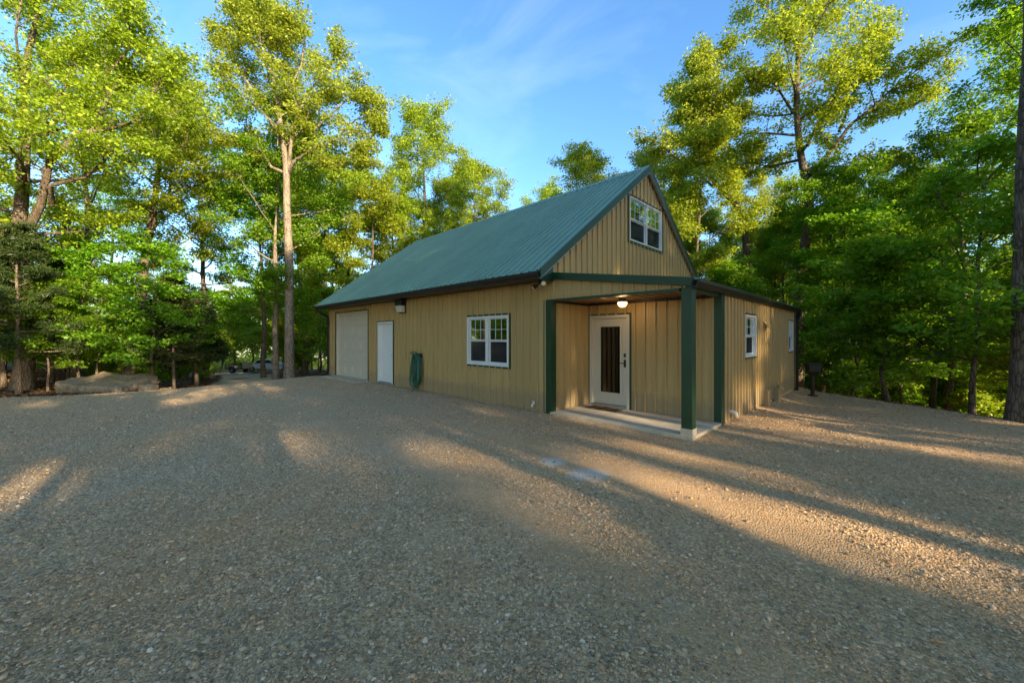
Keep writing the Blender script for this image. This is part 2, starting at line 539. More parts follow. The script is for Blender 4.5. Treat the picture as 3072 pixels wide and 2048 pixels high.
YARD = [(-16.2, -9.4), (-15.9, -8.0), (-14.7, -6.2), (-13.9, -4.9), (-15.5, -4.2), (-15.8, -1.4), (-14.0, -1.0), (-13.8, 0.6), (-13.25, 0.8),
        (-13.0, 2.5), (1.0, 2.5), (1.6, 9.2), (2.3, 9.9), (3.6, 9.5), (5.1, 8.8), (6.1, 8.0), (6.8, 7.1), (7.6, 5.2), (8.3, 2.5), (9.2, -2.0), (9.4, -9), (7, -14),
        (0, -16), (-9, -15.5), (-15.5, -13)]


def inside(poly, x, y):
    r = np.zeros(x.shape, bool)
    n = len(poly)
    for i in range(n):
        x0, y0 = poly[i]
        x1, y1 = poly[(i + 1) % n]
        c = (y0 > y) != (y1 > y)
        with np.errstate(divide='ignore', invalid='ignore'):
            xi = (x1 - x0) * (y - y0) / (y1 - y0 + 1e-12) + x0
        r ^= c & (x < xi)
    return r


def wob(x, y, s=1.0, k=0.0):
    return (np.sin(x * 1.3 * s + 1.7 + k) * np.cos(y * 1.1 * s - 0.6 + k) + 0.5 * np.sin(x * 2.9 * s + y * 2.3 * s + k) + 0.3 * np.sin(x * 6.1 * s - y * 5.3 * s + 2 + k))


def drive_center(x):
    return np.interp(-x, [12, 16, 22, 30, 40, 60, 90], [-2.9, -2.6, -1.6, 0.2, 1.6, 2.0, 1.5])


def grid_sheet(name, xs, ys, zf, mat, keep=None):
    X, Y = np.meshgrid(xs, ys, indexing='ij')
    Z = zf(X, Y)
    nx, ny = X.shape
    idx = np.arange(nx * ny).reshape(nx, ny)
    q = np.stack([idx[:-1, :-1], idx[1:, :-1], idx[1:, 1:], idx[:-1, 1:]], -1).reshape(-1, 4)
    V = np.stack([X, Y, Z], -1).reshape(-1, 3)
    if keep is not None:
        cx = V[q].mean(1)
        q = q[keep(cx[:, 0], cx[:, 1])]
        used = np.unique(q)
        mp = np.full(len(V), -1)
        mp[used] = np.arange(len(used))
        V, q = V[used], mp[q]
    return link(name, np_mesh(name, V, q, True), None, mat)


def in_yard(x, y):
    w = 0.10 * wob(x, y, 1.0)
    return inside(YARD, x + w, y - w)


def floor_z(x, y):
    iy = inside(YARD, x, y)
    bumps = 0.06 * wob(x, y, 0.35) + 0.025 * wob(x, y, 1.3, 2.0)
    far = sm(0.0, 2.5, np.maximum.reduce([-x - 14.5, y - 9.8, x - 7.5, -y - 13]))
    return H(x, y) - 0.05 + bumps * far * (~iy)


ground = grid_sheet('forest_floor', axis_pts(-190, 150, -26, 14, 0.4, 26), axis_pts(-120, 220, -18, 16, 0.4, 26), floor_z, M['floor'])
tag(ground, 'reddish brown leaf litter floor under the woods', None, None, 'structure')
yard = grid_sheet('gravel_yard', np.arange(-17.5, 10.6, 0.14), np.arange(-17, 11.0, 0.14),
                  lambda x, y: H(x, y) + 0.012 * wob(x, y, 0.9) + 0.006 * wob(x, y, 3.1, 1.0), M['gravel'], in_yard)
tag(yard, 'grey crushed gravel yard in front of the metal building', None, None, 'structure')
drive = grid_sheet('driveway', np.arange(-62, -13.6, 0.35), np.arange(-6, 6, 0.25),
                   lambda x, y: H(x, y) + 0.012 + 0.02 * wob(x, y, 0.8),
                   M['drive'], lambda x, y: (np.abs(y - drive_center(x)) < 1.65 + 0.12 * wob(x, y, 1.1)) & ~inside(YARD, x + .3, y))
tag(drive, 'gravel driveway running downhill into the woods', None, None, 'structure')

# ------------------------------------------------------------------ the metal building
XW, XG, XR = -13.2, -0.55, 2.40           # far end, gable plane, lean-to side
YB, PD = 8.93, 1.417                      # back wall, porch depth
RIDGE_Y, RIDGE_Z, SLOPE = 4.465, 6.66, 0.737
EAVE_Y = -0.52
V3 = Vector
EX, EY, EZ = V3((1, 0, 0)), V3((0, 1, 0)), V3((0, 0, 1))
F_FRONT = (V3((0, 0, 0)), EX, -EY, EZ)
F_GABLE = (V3((XG, 0, 0)), EY, EX, EZ)
F_RIGHT = (V3((XR, 0, 0)), EY, EX, EZ)
F_DOOR = (V3((0, PD, 0)), EX, -EY, EZ)
F_BACK = (V3((0, YB, 0)), EX, EY, EZ)
F_END = (V3((XW, 0, 0)), EY, -EX, EZ)
PITCH = 0.2286


def roof_z(y):
    return RIDGE_Z - SLOPE * abs(y - RIDGE_Y)


def lean_z(x):
    return 2.985 - 0.1435 * (x - XG)


house = empty('metal_building', (-5.4, 4.4, -0.1), 'tan ribbed metal building with dark green roof, garage door and corner porch', 'building')


def hpart(mb, name, mat, parent=None, **kw):
    o = mb.build(name, mat, None, **kw)
    p = parent or house
    o.parent = p
    o.matrix_parent_inverse = Matrix.Translation(-house.location)
    return o


def sub(mb, name, mat, parent, **kw):
    return mb.build(name, mat, parent, **kw)


def prof_pts(a, b, p=PITCH, h=0.020):
    pts = []
    k0 = int(math.floor(a / p)) - 1
    for k in range(k0, int(math.ceil(b / p)) + 2):
        c = k * p
        pts += [(c - 0.022, 0.0), (c - 0.015, h), (c + 0.015, h), (c + 0.022, 0.0)]
        for e in (1 / 3, 2 / 3):
            pts += [(c + p * e - 0.014, 0.0), (c + p * e, 0.0035), (c + p * e + 0.014, 0.0)]
    pts.sort()
    us = [q[0] for q in pts]
    ds = [q[1] for q in pts]
    return us, ds


def siding(parent, fr, u0, u1, zb, zt, holes=(), mat=None, cuts=(), name='siding_panel', base=0.006, h=0.034, per=4):
    """ribbed sheets hung edge to edge; each sheet is an object. zb / zt are functions of u; holes are (u0,u1,z0,z1)"""
    o, u, n, w = fr
    wpan = PITCH * per
    us, ds = prof_pts(u0, u1, h=h)
    k0, k1 = math.floor((u0 - 0.035) / wpan), math.ceil((u1 - 0.035) / wpan)
    for k in range(k0, k1):
        a, b = max(u0, k * wpan + 0.035), min(u1, (k + 1) * wpan + 0.035)
        if b - a < 0.004: continue
        cut = [a, b] + [q for q in us if a < q < b] + [q for hl in holes for q in hl[:2] if a < q < b] + [q for q in cuts if a < q < b]
        cut = sorted(set(round(q, 5) for q in cut))
        mb = MB()
        for p, q in zip(cut[:-1], cut[1:]):
            mid = 0.5 * (p + q)
            dp, dq = np.interp(p, us, ds), np.interp(q, us, ds)
            segs = [(zb(p), zb(q), zt(p), zt(q))]
            for hu0, hu1, hz0, hz1 in holes:
                if hu0 < mid < hu1:
                    ns = []
                    for (b0, b1, t0, t1) in segs:
                        if hz0 > min(b0, b1) + 1e-4: ns.append((b0, b1, min(hz0, t0), min(hz0, t1)))
                        if hz1 < max(t0, t1) - 1e-4: ns.append((hz1, hz1, t0, t1))
                    segs = ns
            for b0, b1, t0, t1 in segs:
                if t0 - b0 < 1e-4 and t1 - b1 < 1e-4: continue
                P = o + u * p + n * (dp + base)
                Q = o + u * q + n * (dq + base)
                mb.add([P + w * b0, Q + w * b1, Q + w * t1, P + w * t0], [(0, 1, 2, 3)])
        # weld, then one object for each connected sheet
        ids, fs = {}, []
        for f in mb.f:
            fs.append([ids.setdefault(tuple(round(c, 4) for c in mb.v[i]), len(ids)) for i in f])
        par = list(range(len(ids)))

        def root(i):
            while par[i] != i: i = par[i]
            return i
        for f in fs:
            for i in f[1:]: par[root(i)] = root(f[0])
        vs = list(ids)
        comp = {}
        for f in fs: comp.setdefault(root(f[0]), []).append(f)
        for fl in comp.values():
            used = sorted(set(i for f in fl for i in f))
            mp = {g: j for j, g in enumerate(used)}
            m2 = MB()
            m2.add([vs[g] for g in used], [[mp[i] for i in f] for f in fl])
            sub(m2, name, mat or M['tan'], parent)


def wall_part(name, fr, u0, u1, z0, zt, holes, cuts=(), thick=0.12):
    """structural wall behind the sheets: boxes round the openings"""
    mb = MB()
    us = sorted(set([u0, u1] + [q for hl in holes for q in hl[:2]] + list(cuts)))
    o, u, n, w = fr
    for a, b in zip(us[:-1], us[1:]):
        mid = .5 * (a + b)
        segs = [(z0, None)]
        for hu0, hu1, hz0, hz1 in holes:
            if hu0 < mid < hu1:
                segs = [s_ for q in segs for s_ in ((q[0], hz0), (hz1, q[1])) if s_[1] is None or s_[1] - s_[0] > .005]
        for s0, s1 in segs:
            ta, tb = (zt(a), zt(b)) if s1 is None else (s1, s1)
            c = [o + u * a - n * thick + w * s0, o + u * b - n * thick + w * s0, o + u * b + w * s0, o + u * a + w * s0,
                 o + u * a - n * thick + w * ta, o + u * b - n * thick + w * tb, o + u * b + w * tb, o + u * a + w * ta]
            mb.add(c, [(0, 3, 2, 1), (4, 5, 6, 7), (0, 1, 5, 4), (1, 2, 6, 5), (2, 3, 7, 6), (3, 0, 4, 7)])
    return hpart(mb, name, M['interior'])


# openings
GD = (-12.483, -9.412, -0.03, 2.62)       # garage door
SDO = (-8.584, -7.464, -0.02, 2.15)       # side door
FW = (-3.409, -1.824, 0.893, 2.146)       # twin front window
ED = (-0.478, 0.557, 0.0, 2.12)           # entry door
RW1 = (3.02, 3.95, 1.168, 2.108)
RW2 = (7.84, 8.58, 1.168, 2.108)
GW = (3.45, 5.53, 4.335, 5.56)            # gable window
c_ = lambda v: (lambda u: v)
flat = c_(2.84)
wf = wall_part('wall', F_FRONT, XW, XG, -0.03, c_(2.84), [GD, SDO, FW])
siding(wf, F_FRONT, XW + 0.0, XG, c_(-0.035), c_(2.84), [GD, SDO, FW])
under = lambda y: roof_z(y) - 0.06
wg = wall_part('wall', F_GABLE, 0.005, YB, 2.60, under, [GW], cuts=[RIDGE_Y])
siding(wg, F_GABLE, 0.005, YB, c_(2.90), under, [GW], cuts=[RIDGE_Y])
wpl = wall_part('wall', F_GABLE, 0.125, PD, 0.0, c_(2.44), [])
siding(wpl, F_GABLE, 0.125, PD, c_(0.004), c_(2.42), [])
wd = wall_part('wall', F_DOOR, XG + 0.03, XR, 0.0, c_(2.44), [ED])
siding(wd, F_DOOR, XG + 0.03, XR, c_(0.004), c_(2.42), [ED])
wr = wall_part('wall', F_RIGHT, PD + 0.125, YB, -0.03, c_(2.44), [RW1, RW2])
siding(wr, F_RIGHT, PD, YB, c_(-0.045), c_(2.44), [RW1, RW2])
wb = wall_part('wall', F_BACK, XW, XR - 0.13, -0.03, lambda x: 2.84 if x < XG else lean_z(x) - .1, [], cuts=[XG])
siding(wb, F_BACK, XW, XR, c_(-0.04), lambda x: 2.84 if x < XG else lean_z(x) - .08, [])
we = wall_part('wall', F_END, 0.13, YB - 0.13, -0.03, under, [], cuts=[RIDGE_Y])
siding(we, F_END, 0.0, YB, c_(-0.04), under, [], cuts=[RIDGE_Y])
# siding above the porch header
wh = MB()
wh.box(XG + .002, XR - .1, 0.0, 0.10, 2.43, 2.50)
whp = hpart(wh, 'porch_header', M['green'])
siding(whp, F_FRONT, XG + .004, XR, c_(2.425), lambda x: lean_z(x) - 0.10, [])

# foundation, porch slab
fb = MB()
fb.box(XW + .02, XG - .02, 0.02, YB - .02, -1.4, -0.012)
fb.box(XG - .02, XR - .02, PD + .02, YB - .02, -1.4, -0.013)
fo = hpart(fb, 'foundation', M['concrete'])
sb = MB()
sb.box(XG + .0, XR + .03, -0.05, PD + .05, -0.35, 0.0)
slab = hpart(sb, 'porch_slab', M['concrete'], bevel=0.012)

# --- main roof
SL = math.sqrt(1 + SLOPE * SLOPE)
RX0, RX1 = XW - 0.28, XG + 0.12
s_up = V3((0, 1, SLOPE)).normalized()
n_up = V3((0, -SLOPE, 1)).normalized()
s_dn = V3((0, -1, SLOPE)).normalized()
n_dn = V3((0, SLOPE, 1)).normalized()
eave_z = roof_z(EAVE_Y)
rl = (RIDGE_Y - EAVE_Y) * SL
rd = MB()                                            # deck
for sy in (1, -1):
    ye = EAVE_Y if sy > 0 else 2 * RIDGE_Y - EAVE_Y
    a = [V3((0, ye, eave_z - .01)), V3((0, RIDGE_Y, RIDGE_Z - .01)), V3((0, RIDGE_Y, RIDGE_Z - .09)), V3((0, ye, eave_z - .05))]
    rd.prism(a, EX * (RX0 + .01), EX * (RX1 - .01))
roof = hpart(rd, 'roof', M['gutter'])
F_RF = (V3((0, EAVE_Y, eave_z)), EX, n_up, s_up)
F_RB = (V3((0, 2 * RIDGE_Y - EAVE_Y, eave_z)), EX, n_dn, s_dn)
siding(roof, F_RF, RX0, RX1, c_(-0.03), c_(rl), mat=M['roof'], name='roof_panel')
siding(roof, F_RB, RX0, RX1, c_(-0.03), c_(rl), mat=M['roof'], name='roof_panel')
rc = MB()
rc.prism([V3((0, RIDGE_Y + d * 0.19, RIDGE_Z - 0.19 * SLOPE * abs(d) + e)) for d, e in ((-1, .028), (0, .045), (1, .028), (1, .036), (0, .055), (-1, .036))], EX * (RX0 - .01), EX * (RX1 + .02))
sub(rc, 'ridge_cap', M['roof'], roof)
# rake trims (both ends, both slopes)
for xa in (RX1, RX0 - .035):
    for sy in (1, -1):
        rk = MB()
        ye = EAVE_Y if sy > 0 else 2 * RIDGE_Y - EAVE_Y
        wdt = 0.20
        P = [V3((0, ye, eave_z + .035)), V3((0, RIDGE_Y, RIDGE_Z + .035)), V3((0, RIDGE_Y, RIDGE_Z + .035 - wdt)), V3((0, ye + sy * .10, eave_z + .035 - wdt + .10 * SLOPE))]
        P[3] = V3((0, ye, eave_z + .035 - wdt * .95))
        rk.prism(P, EX * xa, EX * (xa + .035))
        sub(rk, 'rake_trim', M['green'], roof)
        fl = MB()                                    # top flange over the sheets
        P = [V3((0, ye, eave_z + .030)), V3((0, RIDGE_Y, RIDGE_Z + .030)), V3((0, RIDGE_Y, RIDGE_Z + .040)), V3((0, ye, eave_z + .040))]
        fl.prism(P, EX * (xa - (.12 if xa == RX1 else -.036)), EX * (xa + (-.001 if xa == RX1 else .16)))
        sub(fl, 'rake_flange', M['roof'], roof)
        lip = MB()
        P = [V3((0, ye, eave_z + .035 - wdt * .95)), V3((0, RIDGE_Y, RIDGE_Z + .035 - wdt)), V3((0, RIDGE_Y, RIDGE_Z + .020 - wdt)), V3((0, ye, eave_z + .020 - wdt * .95))]
        lip.prism(P, EX * (xa - .05 if xa == RX1 else xa + .036), EX * (xa + .034 if xa == RX1 else xa + .1))
        sub(lip, 'trim_lip', M['chrome'], roof)
# soffit and eave return
sf = MB()
sf.box(RX0 + .02, RX1 - .01, EAVE_Y + .03, -0.03, 2.842, 2.862)
hpart(sf, 'soffit', M['gutter'])
er = MB()
er.add([(RX1 - .012, EAVE_Y + .02, 2.80), (RX1 - .012, -.06, 2.80), (RX1 - .012, -.06, roof_z(-.06) - .06), (RX1 - .012, EAVE_Y + .02, roof_z(EAVE_Y) - .06),
        (RX1 - .05, EAVE_Y + .02, 2.80), (RX1 - .05, -.06, 2.80), (RX1 - .05, -.06, roof_z(-.06) - .06), (RX1 - .05, EAVE_Y + .02, roof_z(EAVE_Y) - .06)],
       [(0, 1, 2, 3), (7, 6, 5, 4), (0, 4, 5, 1), (1, 5, 6, 2), (2, 6, 7, 3), (3, 7, 4, 0)])
hpart(er, 'eave_return', M['green'])


def gutter(x_of, a, b, along, out, ztop):
    """K-style gutter: cross-section in (out, z), extruded along"""
    mb = MB()
    o = x_of
    sec = [(0, 0), (0, -.125), (.075, -.125), (.095, -.08), (.125, -.05), (.13, 0), (.118, -.004), (.118, -.045), (.088, -.075), (.07, -.115), (.008, -.115), (.008, 0)]
    P = [o + out * p + EZ * (ztop + q) for p, q in sec]
    mb.prism(P, along * a, along * b)
    return hpart(mb, 'gutter', M['gutter'])


gutter(V3((0, EAVE_Y + .055, 0)), RX0 - .02, RX1 + .0, EX, -EY, eave_z - .035)
gutter(V3((0, 2 * RIDGE_Y - EAVE_Y - .055, 0)), RX0 - .02, RX1, EX, EY, eave_z - .035)
gutter(V3((XR + .035, 0, 0)), -0.14, YB + .34, EY, EX, 2.545)
# left downspout with elbows
ds = MB()
gy = EAVE_Y
ds.tube([(XW - .10, gy + .01, 2.86), (XW - .10, gy + .02, 2.74), (XW - .06, -.10, 2.52), (XW - .05, -.07, 2.4), (XW - .05, -.07, .2), (XW - .05, -.09, .06), (XW - .30, -.16, -.03), (XW - .75, -.22, -.16)], 0.062, 4, phase=math.pi / 4)
hpart(ds, 'downspout', M['gutter'])
ds = MB()
ds.tube([(XR + .10, YB + .22, 2.46), (XR + .10, YB + .22, 2.36), (XR + .05, YB + .12, 2.2), (XR + .05, YB + .10, 2.1), (XR + .05, YB + .10, 0.0), (XR + .05, YB + .12, -.12), (XR + .02, YB + .4, -.28)], 0.075, 4, phase=math.pi / 4)
hpart(ds, 'downspout', M['gutter'])

# --- lean-to roof
lr = MB()
lr.prism([V3((XG + .03, 0, lean_z(XG) - .015)), V3((XR + .08, 0, lean_z(XR + .08) - .015)), V3((XR + .08, 0, lean_z(XR) - .055)), V3((XG + .03, 0, lean_z(XG) - .06))], EY * -0.02, EY * (YB + .25))
lroof = hpart(lr, 'lean_to_roof', M['gutter'])
sl = V3((1, 0, -0.1435)).normalized()
nl = V3((0.1435, 0, 1)).normalized()
F_LR = (V3((XG + .03, 0, lean_z(XG + .03) - .01)), EY, nl, sl)
siding(lroof, F_LR, -0.04, YB + .27, c_(0.0), c_(3.06), mat=M['roof'], name='roof_panel')
lt = MB()
xa, xb = XG - .04, XR + .045
lt.prism([V3((xa, 0, lean_z(xa) + .025)), V3((xb, 0, lean_z(xb) + .025)), V3((xb, 0, lean_z(xb) - .115)), V3((xa, 0, lean_z(xa) - .118))], EY * -.095, EY * -.045)
sub(lt, 'rake_trim', M['green'], lroof)
# fascia boards on the gutter side
ff = MB()
ff.box(XR - .005, XR + .033, -0.04, YB + .1, 2.415, 2.50)
hpart(ff, 'fascia', M['green'])
# porch ceiling, beams, posts
pc = MB()
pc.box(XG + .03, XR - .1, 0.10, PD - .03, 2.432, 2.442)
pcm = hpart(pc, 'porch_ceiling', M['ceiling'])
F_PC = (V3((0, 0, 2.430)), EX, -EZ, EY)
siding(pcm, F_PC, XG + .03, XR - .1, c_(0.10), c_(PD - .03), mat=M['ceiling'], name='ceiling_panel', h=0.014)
hb = MB()
hb.box(XG + .0, XR - .20, -.034, 0.10, 2.385, 2.428)
hpart(hb, 'header_trim', M['green'])
sbm = MB()
sbm.box(XR - .10, XR - .006, .16, PD - .01, 2.375, 2.44)
hpart(sbm, 'side_beam', M['green'])
for yy, xx0, xx1 in ((PD - .055, XG + .03, XR - .1),):
    bm_ = MB()
    bm_.box(xx0, xx1, yy, yy + .028, 2.36, 2.43)
    hpart(bm_, 'ceiling_trim', M['gutter'])
bm_ = MB()
bm_.box(XG + .03, XG + .055, .13, PD - .06, 2.36, 2.43)
hpart(bm_, 'ceiling_trim', M['gutter'])
po = MB()
po.box(XR - .172, XR + .004, -.010, .165, 0.105, 2.50)
post = hpart(po, 'porch_post', M['green'], bevel=0.006)
pb = MB()
pb.box(XR - .180, XR + .012, -.018, .173, 0.0, 0.105)
sub(pb, 'post_base', M['concrete'], post)
ct = MB()                                             # left corner trim of the porch
ct.box(XG - .18, XG + .034, -.036, -.004, -0.05, 2.425)
ct.box(XG + .004, XG + .036, -.003, .135, -0.05, 2.425)
hpart(ct, 'corner_trim', M['green'])
ct = MB()
ct.box(XR - .10, XR + .036, PD - .036, PD - .004, 0.0, 2.43)
ct.box(XR + .004, XR + .036, PD - .003, PD + .15, -0.05, 2.43)
hpart(ct, 'corner_trim', M['green'])
ct = MB()
ct.box(XR + .004, XR + .034, YB - .09, YB + .03, -.05, 2.43)
hpart(ct, 'corner_trim', M['gutter'])
ct = MB()
ct.box(XW - .03, XW + .12, -.034, -.004, -.05, 2.84)
ct.box(XW - .034, XW - .004, -.003, .12, -.05, 2.84)
hpart(ct, 'corner_trim', M['tan'])


# --- windows and doors
def ring(mb, fr, u0, u1, z0, z1, t, d0, d1, tb=None):
    tb = t if tb is None else tb
    mb.fbox(fr, u0, u0 + t, d0, d1, z0, z1)
    mb.fbox(fr, u1 - t, u1, d0, d1, z0, z1)
    mb.fbox(fr, u0 + t, u1 - t, d0, d1, z1 - t, z1)
    mb.fbox(fr, u0 + t, u1 - t, d0, d1, z0, z0 + tb)


def window(fr, op, units, blinds=True, deep_trim=.045, label=None, fw_=.058):
    u0, u1, z0, z1 = op
    mb = MB()
    ring(mb, fr, u0, u1, z0, z1, fw_, -.07, .040)
    win = hpart(mb, 'window', M['white'])
    if label: win['label'] = label
    tr = MB()
    g = .003
    ring(tr, fr, u0 - deep_trim, u1 + deep_trim, z0 - deep_trim, z1 + deep_trim, deep_trim - g, .002, .032)
    sub(tr, 'trim', M['green'], win)
    mw = .10 if fw_ > .045 else .06
    wu = (u1 - u0 - 2 * fw_ - mw * (units - 1)) / units
    zm = 0.5 * (z0 + z1)
    for k in range(units):
        a = u0 + fw_ + k * (wu + mw)
        b = a + wu
        if k:
            mu = MB()
            mu.fbox(fr, a - mw, a, -.06, .034, z0 + fw_, z1 - fw_)
            sub(mu, 'mullion', M['white'], win)
        for up in (1, 0):
            za, zb = (zm, z1 - fw_) if up else (z0 + fw_, zm)
            t = .026
            d = -.002 if up else -.028
            s = MB()
            mb_ = .030 if up else .036
            s.fbox(fr, a, a + t, d - .022, d, za, zb)
            s.fbox(fr, b - t, b, d - .022, d, za, zb)
            s.fbox(fr, a + t, b - t, d - .022, d + (.012 if up else 0), za, za + mb_)
            s.fbox(fr, a + t, b - t, d - .022, d, zb - t, zb)
            sub(s, 'sash', M['white'], win)
            p = MB()
            p.fbox(fr, a + t, b - t, d - .014, d - .010, za + mb_, zb - t)
            sub(p, 'pane', M['glass'] if up else M['screen'], win)
            gr = MB()
            for e in (1 / 3, 2 / 3):
                x = a + t + (b - a - 2 * t) * e
                gr.fbox(fr, x - .006, x + .006, d - .009, d - .003, za + mb_, zb - t)
            zc = .5 * (za + zb)
            gr.fbox(fr, a + t, b - t, d - .0095, d - .0028, zc - .006, zc + .006)
            if up: sub(gr, 'grille', M['white'], win)
        if blinds:
            bl = MB()
            n = int((z1 - z0) / .045)
            for i in range(n):
                z = z0 + .06 + i * .045
                o, u, nn, w = fr
                q = [o + u * x + nn * (-.105 + e * .035) + w * (z + e * .018) for x, e in ((a, 0), (b, 0), (b, 1), (a, 1))]
                bl.add(q, [(0, 1, 2, 3)])
            sub(bl, 'blind', M['blind'], win)
    return win


window(F_FRONT, FW, 2, label='white twin window with blinds in the garage wall')
window(F_GABLE, GW, 2, blinds=False, deep_trim=.085, fw_=.034, label='white twin window high in the gable')
window(F_RIGHT, RW1, 1, blinds=False, fw_=.048, label='single white window nearer the porch')
window(F_RIGHT, RW2, 1, fw_=.048, label='single white window at the far end of the side wall')

# garage door
mb = MB()
g0, g1, gz0, gz1 = GD
ring(mb, F_FRONT, g0 - .06, g1 + .06, gz0 - .03, gz1 + .06, .058, .002, .034, .001)
gd = hpart(mb, 'garage_door', M['green'])
gd['label'] = 'cream sectional garage door with embossed panels'
ns = 5
for i in range(ns):
    za = gz0 + (gz1 - gz0) * i / ns
    zb = gz0 + (gz1 - gz0) * (i + 1) / ns - .006
    s = MB()
    s.fbox(F_FRONT, g0 + .004, g1 - .004, -.13, -.085, za, zb)
    sec = sub(s, 'door_section', M['cream'], gd, bevel=.006)
    e = MB()
    npn = 4
    wp = (g1 - g0 - .16) / npn
    for k in range(npn):
        a = g0 + .10 + k * wp
        ring(e, F_FRONT, a, a + wp - .10, za + .10, zb - .10, .035, -.088, -.064)
        e.fbox(F_FRONT, a + .065, a + wp - .165, -.088, -.070, za + .165, zb - .165)
    sub(e, 'embossing', M['cream'], gd)
jm = MB()
jm.fbox(F_FRONT, g0 - .003, g0 + .05, -.083, .010, gz0, gz1)
jm.fbox(F_FRONT, g1 - .05, g1 + .003, -.083, .010, gz0, gz1)
jm.fbox(F_FRONT, g0 + .05, g1 - .05, -.083, .010, gz1 - .05, gz1 + .003)
sub(jm, 'jamb', M['cream'], gd)
ap = MB()
ap.box(g0 - .1, g1 + .1, -.55, -.006, -.4, -.035)
hpart(ap, 'garage_apron', M['concrete'], bevel=.01)


def door(fr, op, mat, fmat, lite, label):
    u0, u1, z0, z1 = op
    mb = MB()
    ring(mb, fr, u0, u1, z0, z1, .065, -.11, .036, .001)
    ring(mb, fr, u0 + .065, u1 - .065, z0, z1 - .065, .02, -.11, -.045, .001)
    d = hpart(mb, 'door', fmat)
    d['label'] = label
    tr = MB()
    ring(tr, fr, u0 - .035, u1 + .035, z0, z1 + .035, .032, .002, .033, .001)
    sub(tr, 'trim', M['green'], d)
    th = MB()
    th.fbox(fr, u0 + .065, u1 - .065, -.11, .05, z0 + .002, z0 + .045)
    sub(th, 'threshold', M['chrome'], d)
    a, b, za, zb = u0 + .088, u1 - .088, z0 + .05, z1 - .088
    lf = MB()
    if lite:
        la, lb, lz0, lz1 = a + .16, b - .16, za + .26, zb - .16
        D0, D1 = -.09, -.045
        lf.fbox(fr, a, la, D0, D1, za, zb)
        lf.fbox(fr, lb, b, D0, D1, za, zb)
        lf.fbox(fr, la, lb, D0, D1, za, lz0)
        lf.fbox(fr, la, lb, D0, D1, lz1, zb)
        sub(lf, 'door_leaf', mat, d)
        lr_ = MB()
        ring(lr_, fr, la - .035, lb + .035, lz0 - .035, lz1 + .035, .05, -.044, -.026)
        sub(lr_, 'lite_frame', mat, d)
        p = MB()
        p.fbox(fr, la, lb, -.07, -.064, lz0, lz1)
        sub(p, 'pane', M['doorglass'], d)
        hd = MB()
        o, u, n, w = fr
        q = lambda x, dd, z: o + u * x + n * dd + w * z
        hd.tube([q(b - .06, -.045, 1.02), q(b - .06, -.005, 1.02), q(b - .075, .008, 1.02), q(b - .17, .008, 1.03)], .011, 8)
        hd.fbox(fr, b - .085, b - .035, -.045, -.035, .93, 1.10)
        hd.fbox(fr, b - .08, b - .04, -.045, -.022, 1.16, 1.24)
        sub(hd, 'handle', M['black'], d)
    else:
        lf.fbox(fr, a, b, -.10, -.058, za, zb)
        sub(lf, 'door_leaf', mat, d)
        hd = MB()
        o, u, n, w = fr
        q = lambda x, dd, z: o + u * x + n * dd + w * z
        hd.tube([q(b - .07, -.058, .98), q(b - .07, -.02, .98), q(b - .07, .0, .98)], [.012, .012, .026], 10)
        sub(hd, 'handle', M['chrome'], d)
    return d


door(F_FRONT, SDO, M['doorwhite'], M['white'], False, 'plain white side door beside the garage door')
door(F_DOOR, ED, M['cream'], M['cream'], True, 'cream entry door with a tall dark glass pane')
# --- wall vents and boxed pipes on the side wall
for (y0, z0, s) in ((4.62, 1.84, 1.0),):
    v = MB()
    v.add([(XR + .024, y0, z0 + .19), (XR + .024, y0 + .26, z0 + .19), (XR + .15, y0 + .26, z0 + .02), (XR + .15, y0, z0 + .02),
           (XR + .024, y0, z0 + .17), (XR + .024, y0 + .26, z0 + .17), (XR + .14, y0 + .26, z0), (XR + .14, y0, z0)],
          [(0, 1, 2, 3), (7, 6, 5, 4), (0, 3, 7, 4), (1, 5, 6, 2), (3, 2, 6, 7)])
    v.box(XR + .02, XR + .07, y0 + .06, y0 + .20, z0 - .05, z0 + .10)
    hpart(v, 'vent_hood', M['tan'])
for (y0, z0) in ((4.66, .27), (5.86, .23)):
    v = MB()
    v.box(XR + .024, XR + .13, y0, y0 + .24, -.32, z0)
    v.box(XR + .022, XR + .15, y0 - .015, y0 + .255, z0, z0 + .018)
    hpart(v, 'pipe_cover', M['tan'])
v = MB()
v.add([(XR + .024, 6.2, .36), (XR + .024, 6.42, .36), (XR + .16, 6.42, .17), (XR + .16, 6.2, .17),
       (XR + .024, 6.2, .34), (XR + .024, 6.42, .34), (XR + .15, 6.42, .15), (XR + .15, 6.2, .15)],
      [(0, 1, 2, 3), (7, 6, 5, 4), (0, 3, 7, 4), (1, 5, 6, 2), (3, 2, 6, 7)])
hpart(v, 'vent_hood', M['tan'])
v = MB()
v.tube([(XR - .02, 1.98, .13), (XR + .08, 1.98, .13), (XR + .12, 1.99, .11), (XR + .13, 1.99, .04)], .034, 10)
hpart(v, 'drain_pipe', M['pvc'], smooth=True)
v = MB()
v.tube([(-1.02, .02, .12), (-1.02, -.06, .12), (-1.02, -.09, .10), (-1.02, -.095, .05)], .024, 10)
v.tube([(-1.02, -.05, .12), (-1.02, -.05, .17)], .010, 8)
v.tube([(-1.06, -.05, .17), (-.98, -.05, .17)], .012, 8)
hpart(v, 'tap', M['pvc'], smooth=True)
#@@THINGS
# ------------------------------------------------------------------ things by the building
def top(mb, name, mat, loc, label, cat, rz=0.0, **kw):
    o = mb.build(name, mat, None, **kw)
    o.location = loc
    o.rotation_euler = (0, 0, rz)
    return tag(o, label, cat)


